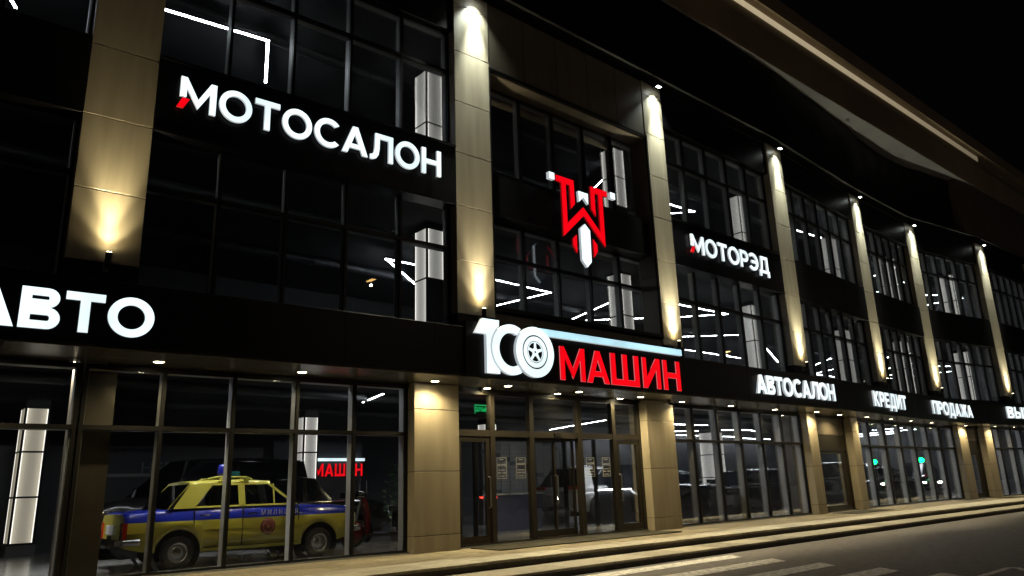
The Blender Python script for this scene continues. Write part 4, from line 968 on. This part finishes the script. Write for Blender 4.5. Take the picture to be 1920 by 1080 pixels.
# plain printed words
def text_mesh(name, txt, size, m, parent, loc, rz=0, mirror=False, offset=0.0, flat=True, ext=.001, align='CENTER', fill=None):
    cu = bpy.data.curves.new('t', 'FONT'); cu.body = txt; cu.size = size; cu.align_x = align; cu.offset = offset; cu.extrude = ext; cu.resolution_u = 2
    ob = bpy.data.objects.new('t', cu); COL.objects.link(ob); dg = bpy.context.evaluated_depsgraph_get(); dg.update()
    me = bpy.data.meshes.new_from_object(ob.evaluated_get(dg)); bpy.data.objects.remove(ob); bpy.data.curves.remove(cu)
    sx = -1 if mirror else 1
    if fill and len(me.vertices):
        wx = max(v.co.x for v in me.vertices)-min(v.co.x for v in me.vertices); sx *= fill/wx
    for v in me.vertices: v.co = (v.co.x*sx, -v.co.z, v.co.y)
    me.materials.clear(); me.materials.append(m); me.name = name
    return link(name, me, parent, loc, rz)
text_mesh('lettering', 'М И Л И Ц И Я', .105, M['white'], T, (.44, -.826, .775), offset=.002, fill=.66)
cr = MB().lathe([(.0005, -.01), (.125, -.01), (.135, 0)], (0, 0, 0), 'y', 24).build('crest', M['crest'], T, (.24, -.822, .58))
MB().lathe([(.085, -.014), (.10, -.014)], (0, 0, 0), 'y', 20).lathe([(.0005, -.014), (.03, -.014)], (0, 0, 0), 'y', 10).box(-.09, .09, -.014, -.011, -.12, -.09).build('wreath', M['crest_gold'], cr)

SEDAN = dict(scale=1.15, curvy=True, xf=1.42, xr=-1.42, wr=.345, ww=.22, paint='carblack', rim='darkrim', spokes=5,
             deck=[(-2.38, .72), (-2.3, .92), (-1.9, .99), (-.9, .98), (.8, .95), (1.6, .86), (2.2, .74), (2.36, .58)], hw=[(-2.38, .72), (-2.1, .86), (-1.2, .92), (0, .915), (1.3, .92), (2.1, .84), (2.36, .62)],
             sill=[(-2.38, .42), (-2.1, .28), (-.8, .22), (.8, .22), (2.0, .24), (2.36, .34)], cabin=[(-1.85, .97), (-.95, 1.40), (.15, 1.42), (1.0, .95)], belt=.95, cab_y=(.82, .58), crown=.05,
             pillars=[[(-1.83, .95), (-.97, 1.395), (-.72, 1.395), (-1.22, .95)], [(-.14, .95), (-.12, 1.40), (-.04, 1.40), (-.04, .95)], [(.98, .95), (.14, 1.41), (.07, 1.41), (.86, .95)]],
             trim=[[(-1.2, .955), (-1.2, .972), (.86, .972), (.86, .955)], [(-.85, 1.385), (-.5, 1.405), (.1, 1.41), (.1, 1.395), (-.5, 1.39)]])
SUV = dict(SEDAN, wr=.375, deck=[(-2.3, .85), (-2.22, 1.05), (-1.9, 1.10), (.9, 1.06), (1.7, 1.0), (2.15, .9), (2.3, .72)], cabin=[(-2.18, 1.08), (-1.78, 1.62), (.1, 1.64), (.98, 1.05)], belt=1.05,
           pillars=[[(-2.16, 1.05), (-1.8, 1.615), (-1.35, 1.62), (-1.55, 1.05)], [(-.2, 1.05), (-.18, 1.62), (-.08, 1.62), (-.08, 1.05)], [(.96, 1.05), (.1, 1.63), (.03, 1.63), (.86, 1.05)]],
           trim=[[(-1.55, 1.055), (-1.55, 1.07), (.86, 1.07), (.86, 1.055)]], sill=[(-2.3, .5), (-2.1, .34), (-.8, .28), (.8, .28), (2.0, .32), (2.3, .42)])
def dress(T, x0, x1, z, hw=.62, tail=True):
    for s in (-1, 1):
        MB().box(x1-.16, x1+.0, s*hw-.16, s*hw+.16, z-.05, z+.03).build('headlamp', M['headlight'], T)
        MB().box(x0-.01, x0+.08, s*hw-.18, s*hw+.18, z+.08, z+.17).build('tail_light', M['taillight'], T)
        MB().box(.62, .80, s*.98-.06, s*.98+.06, z+.24, z+.36).build('mirror', M['carblack'], T)
    MB().box(x1-.04, x1+.012, -.45, .45, z-.22, z-.02).build('grille', M['cardark'], T)
    MB().box(x1-.03, x1+.018, -.43, .43, z-.13, z-.11).box(x1-.03, x1+.018, -.43, .43, z-.045, z-.03).build('grille_bar', M['chrome'], T)
G_ = 'dark cars in the showroom'
for prm, loc, rz, lab in ((SEDAN, (24.6, 18.6, .33), 18, 'dark saloon with reddish lit wheel behind the glass right of the entrance'),
                          (SEDAN, (30.6, 19.2, .33), 12, 'dark saloon behind the second half of the glass, left of the dark column'),
                          (SUV, (21.9, 17.3, .33), -75, 'dark car with its bright grille just right of the entrance pillar'),
                          (SEDAN, (36.4, 18.3, .33), 20, 'dark saloon behind the pane beside the first slim pillar'),
                          (SEDAN, (27.6, 17.2, .33), 160, 'dark saloon close to the glass just left of the dark column'), (SUV, (33.4, 17.6, .33), 172, 'dark car seen through the single door between the slim pillars'),
                          (SEDAN, (38.6, 17.3, .33), 168, 'low dark saloon close to the far glass, left of the one with the pale wheel'),
                          (SUV, (41.3, 18.6, .33), 8, 'dark car with pale wheel behind the far glass front'),
                          (SUV, (47.4, 18.2, .33), 14, 'dark car behind the right end of the far glass front')):
    q = dict(prm)
    if 'pale wheel' in lab: q['rim'] = 'rim'
    T, *_ = make_car(q, loc, math.radians(rz), lab, 'car', G_)
    dress(T, q['deck'][0][0], q['deck'][-1][0], .80 if q is not SUV and prm is SEDAN else .92)
q = dict(SUV, paint='carwhite', rim='darkrim')
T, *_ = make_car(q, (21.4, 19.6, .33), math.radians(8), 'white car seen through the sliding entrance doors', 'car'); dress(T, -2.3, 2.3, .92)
VAN = dict(SUV, scale=1.2, paint='carblack', deck=[(-2.4, .95), (-2.3, 1.12), (.8, 1.12), (1.8, 1.05), (2.2, .95), (2.3, .75)], hw=[(-2.4, .80), (-2.1, .90), (0, .93), (1.6, .92), (2.3, .78)],
           cabin=[(-2.36, 1.1), (-2.2, 1.80), (.2, 1.84), (1.05, 1.1)], belt=1.1, cab_y=(.86, .74), pillars=[[(-2.34, 1.1), (-2.2, 1.79), (-1.95, 1.8), (-2.0, 1.1)], [(-.6, 1.1), (-.6, 1.82), (-.5, 1.82), (-.5, 1.1)], [(1.03, 1.1), (.2, 1.83), (.12, 1.83), (.9, 1.1)]],
           trim=[[(-2.0, 1.105), (-2.0, 1.12), (.9, 1.12), (.9, 1.105)]])
T, *_ = make_car(VAN, (6.8, 20.2, .33), math.radians(-172), 'tall dark car in the shade behind the yellow saloon', 'car'); dress(T, -2.4, 2.3, .95)
OLD = dict(LADA, scale=1.1, paint='carblack', paint2='carblack', band=None, clear=False, curvy=True,
           deck=[(-2.1, .7), (-1.9, .9), (-1.3, .97), (.6, .97), (1.5, .98), (1.95, .88), (2.1, .6)], cabin=[(-1.3, .96), (-.8, 1.5), (.1, 1.52), (.55, .96)], belt=.96,
           pillars=[[(-1.28, .96), (-.8, 1.49), (-.5, 1.5), (-.8, .96)], [(-.2, .96), (-.2, 1.5), (-.1, 1.5), (-.1, .96)], [(.53, .96), (.1, 1.51), (.02, 1.51), (.42, .96)]], trim=[[(-1.26, .965), (-1.26, .985), (.5, .985), (.5, .965)]])
T, *_ = make_car(OLD, (9.3, 19.3, .33), math.radians(-5), 'black vintage car with chrome rims behind the bonnet of the yellow saloon', 'car', None, 'vintage_car'); dress(T, -2.1, 2.1, .8)

# motor scooter
T = thing('motor_scooter', 'old motor scooter with red leg shield behind the glass left of the wide pillar', 'scooter', (9.95, 16.25, .33), math.radians(165)); T.scale = (1.17,)*3
for x in (-.58, .62):
    w_ = MB().lathe([(.13, -.05), (.21, -.05), (.24, -.025), (.24, .025), (.21, .05), (.13, .05)], (0, 0, 0), 'y', 22).build('wheel', M['tyre'], T, (x, 0, .24)); MB().lathe([(.14, -.03), (.06, -.045), (.0005, -.045)], (0, 0, 0), 'y', 16).lathe([(.14, .03), (.06, .045), (.0005, .045)], (0, 0, 0), 'y', 16).build('rim', M['rim'], w_)
sh_ = MB(); pr = []
for k in range(9):
    f = k/8; z = .26+.72*f; wd = .12+.06*math.sin(math.pi*min(1, f*1.1)); x = .36-.02*f+.10*f*f
    pr.append([(x-.06*abs(j/3)**2, wd*j/3, z) for j in range(-3, 4)])
sh_.v = [q for r_ in pr for q in r_]+[(q[0]-.015, q[1], q[2]) for r_ in pr for q in r_]
for off_ in (0, 63):
    for k in range(8):
        for j in range(6): sh_.f.append((off_+k*7+j, off_+k*7+j+1, off_+k*7+8+j, off_+k*7+7+j)); sh_.m.append(0); sh_.smooth.append(True)
sh_.build('leg_shield', M['red_paint'], T)
MB().box(-.30, .36, -.16, .16, .22, .27).build('footboard', M['seat'], T)
bd = MB()
for s in (-1, 1): bd.lathe([(.0005, s*.20), (.16, s*.19), (.24, s*.12), (.26, 0)], (-.55, 0, .42), 'y', 18)
bd.box(-.8, -.25, -.12, .12, .38, .66); bd.build('rear_body', M['carblack'], T)
MB().box(-.82, -.18, -.13, .13, .70, .80).box(-.75, -.25, -.11, .11, .66, .70).build('seat', M['seat'], T)
MB().cyl((.62, 0, .24), (.42, 0, 1.02), .03, n=10).build('steering_column', M['metal'], T)
hb = MB().tube([(.36, -.34, 1.06), (.42, -.12, 1.08), (.42, .12, 1.08), (.36, .34, 1.06)], .018, 8)
hb.tube([(.40, -.26, 1.08), (.42, -.30, 1.30)], .008, 6); hb.tube([(.40, .26, 1.08), (.42, .30, 1.30)], .008, 6); hb.build('handlebar', M['chrome'], T)
MB().cyl((.40, 0, 1.04), (.54, 0, 1.04), .07, .085, 18).build('headlamp', M['chrome'], T)
MB().lathe([(.0005, -.09), (.2, -.085), (.26, 0), (.2, .085), (.0005, .09)], (.62, 0, .30), 'y', 18).build('front_mudguard', M['red_paint'], T)

# plant by the wide pillar
T = thing('potted_plant', 'leafy plant in a grey pot beside the wide pillar, behind the scooter', 'plant', (11.3, 17.6, .33))
MB().lathe([(.0005, 0), (.2, 0), (.26, .5), (.23, .5), (.22, .46), (.0005, .46)], (0, 0, 0), 'z', 18).build('pot', M['pot'], T)
lv = MB()
for k in range(170):
    a = random.uniform(0, 6.283); z = random.uniform(.6, 2.0); r = random.uniform(.03, .42)*(1.1-abs(z-1.2)/1.6); c = Vector((r*math.cos(a), r*math.sin(a), z)); d = Vector((math.cos(a), math.sin(a), random.uniform(-.2, .9))).normalized()*random.uniform(.1, .2); s_ = d.orthogonal().normalized()*.035
    lv.add([c, c+d*.5+s_, c+d, c+d*.5-s_], [(0, 1, 2, 3)])
tag(lv.build('foliage', M['leaf'], T), kind='stuff'); MB().cyl((0, 0, .4), (.03, .02, 1.7), .018, .008, 6).build('stem', M['pot'], T)

# interior signs
T = thing('wall_sign', 'small lit 100 МАШИН sign with white bar deep inside, above the yellow bonnet', 'sign', (11.5, 24.9, 0))
k_ = 24.9/23.0
word(T, 'МАШИН', .93, 2.86, 2.19, .44, .2, .05, 0, RD, .16)
MB().box(.25, 2.95, -.05, 0, 2.72, 2.82).build('tail_bar', M['white_face'], T)
solid('wheel_digit', [[arc(.48, 2.50, .28, .28, 0, 360, 32)[:-1], arc(.48, 2.50, .18, .18, 0, 360, 28)[:-1]], [arc(.48, 2.50, .13, .13, 0, 360, 28)[:-1], arc(.48, 2.50, .06, .06, 0, 360, 20)[:-1]]], .05, CY, T)
T = thing('wall_lettering', 'faint grey word НЕРСКИЙ on the dark partition behind the yellow car', 'lettering', (7.7, 23.97, 2.35)); text_mesh('lettering', 'НЕРСКИЙ', .42, M['wordgrey'], T, (0, 0, 0), ext=.01, fill=2.3)
T = thing('exit_sign', 'small green lit exit sign read from behind, over the left side door', 'sign', (13.68, 17.0, 3.72)); MB().box(-.23, .23, .006, .05, -.04, .24).build('housing', M['exit_d'], T)
text_mesh('lettering', 'ВЫХОД', .16, M['exit_g'], T, (0, 0, .04), mirror=True, fill=.40, offset=.004, ext=.002); MB().box(-.23, .23, 0, .006, .20, .23).box(-.23, -.215, 0, .006, -.04, .20).build('lit_edge', M['exit_g'], T)
T = thing('lobby_plate', 'small dark plate reading ВХОД on the white bricks behind the sliding doors', 'sign', (20.0, 21.85, 2.3)); MB().box(-.22, .22, 0, .02, -.12, .16).build('plate', M['frame'], T); text_mesh('lettering', 'ВХОД', .13, M['sticker'], T, (0, -.004, -.03), fill=.34)
# opening hour stickers on the entrance glass
def notice(x, label, lines):
    T = thing('glass_notice', label, 'notice', (x, 14.312, 2.07), 0, 'white framed notices on the entrance glass')
    w, h = .155, .25
    MB().box(-w, w, 0, .003, h-.012, h).box(-w, w, 0, .003, -h, -h+.012).box(-w, -w+.012, 0, .003, -h+.012, h-.012).box(w-.012, w, 0, .003, -h+.012, h-.012).build('border', M['sticker'], T)
    for z, txt, s_, f in lines: text_mesh('lettering', txt, s_, M['sticker'], T, (0, 0, z), fill=f, offset=.002)
A_ = [(.19, 'АВТОСАЛОН', .03, .12), (.07, '100 МАШИН', .065, .27), (-.06, 'РЕЖИМ РАБОТЫ', .03, .2), (-.13, '09:00 - 19:00', .045, .25), (-.20, 'без выходных', .03, .18)]
B_ = [(.19, 'МОТОСАЛОН', .03, .12), (.05, 'МОТОРЭД', .06, .25), (-.06, 'РЕЖИМ РАБОТЫ', .03, .2), (-.13, '09:00 - 19:00', .045, .25), (-.20, 'без выходных', .03, .18)]
notice(12.13, 'white notice on the left glass panel nearest the side door, motor salon hours', B_); notice(12.76, 'white notice on the left glass panel beside the sliding doors', A_)
notice(15.29, 'white notice on the right glass panel beside the sliding doors', A_); notice(15.93, 'white notice on the right glass panel nearest the right side door', B_)
# counter and display behind the entrance
T = thing('info_counter', 'blue grey counter inside behind the left entrance glass', 'counter', (15.2, 18.2, .33)); MB().box(0, 1.9, 0, .6, 0, 1.05).build('front', M['bluedesk'], T); MB().box(-.05, 1.95, -.06, .65, 1.051, 1.1).build('counter_top', M['white'], T)
T = thing('lit_display', 'low display case with a bright edge inside the right entrance glass', 'display case', (19.7, 17.6, .33))
MB().box(0, 1.7, 0, .5, 0, 1.05).build('case_body', M['inwall'], T); MB().box(-.02, 1.72, -.03, .52, 1.08, 1.11).build('lit_edge', M['led'], T); MB().box(.0, 1.7, .0, .5, 1.051, 1.079).build('case_top', M['frame'], T)

# ================================================================== street lamps across the road (seen reflected in the glass)
for n_, (x, y, ax, e, lab) in enumerate(((16.6, -4.6, 0, 230, 'tall street lamp across the road, mirrored in the middle glass'), (-12.0, -6.5, 0, 190, 'street lamp across the road to the left, outside the photo'), (52.0, -6.5, 0, 230, 'street lamp across the road far to the right, outside the photo'))):
    T = thing('street_lamp', lab, 'street lamp', (x, y, 0), 0, 'street lamps across the road')
    MB().cyl((0, 0, 0), (0, 0, 11.0), .11, .07, 12).cyl((0, 0, 0), (0, 0, .8), .15, n=12).build('pole', M['metal'], T)
    MB().tube([(0, 0, 10.9), (0, .6, 11.4), (0, 1.8, 11.6)], .045, 8).build('arm', M['metal'], T)
    hd = MB().box(-.16, .16, 1.6, 2.4, 11.56, 11.70).build('lamp_head', M['metal'], T); MB().box(-.12, .12, 1.68, 2.32, 11.545, 11.557).build('lens', M['street'], hd)
    l = bpy.data.lights.new('street_lamp_light', 'POINT'); l.shadow_soft_size = .05; l.energy = e; l.color = (1.0, .80, .62)
    o = bpy.data.objects.new('street_lamp_light', l); COL.objects.link(o); o.parent = T; o.location = (0, 2.0, 11.3)
T = thing('traffic_light', 'traffic light showing green far down the street, mirrored in the far glass front', 'traffic light', (97.5, -4.6, 0))
MB().cyl((0, 0, 0), (0, 0, 3.0), .06, n=10).build('pole', M['metal'], T); MB().box(-.45, .45, -.16, .16, 2.7, 5.0).build('signal_head', M['frame'], T)
gl_ = emit('green_signal', (0.0, 1.0, .22), 22.0)
for k, (z, mm) in enumerate(((3.2, gl_), (3.85, M['taillight']), (4.5, M['taillight']))): MB().cyl((-.48, 0, z), (-.451, 0, z), .28, n=18).build('lens', mm, T)
hl = emit('lit_headlamp', (1.0, .95, .85), 120.0); tl_ = emit('lit_tail_lamp', (1.0, .05, .03), 30.0)
for (x, y, rz, lab) in ((66, -3.0, 180, 'car with lit headlamps down the street, mirrored in the far glass'), (84, 1.5, 183, 'second car with lit headlamps farther down the street'), (34, -9.5, 2, 'car with lit tail lamps across the street, mirrored in the glass')):
    q = dict(SEDAN); T, *_ = make_car(q, (x, y, 0), math.radians(rz), lab, 'car', 'cars on the street'); dress(T, -2.38, 2.36, .80)
    for s_ in (-1, 1):
        MB().box(2.365, 2.40, s_*.62-.14, s_*.62+.14, .64, .74).build('lit_headlamp', hl, T); MB().box(-2.42, -2.39, s_*.62-.18, s_*.62+.18, .86, .95).build('lit_tail_lamp', tl_, T)
bpy.context.view_layer.update()
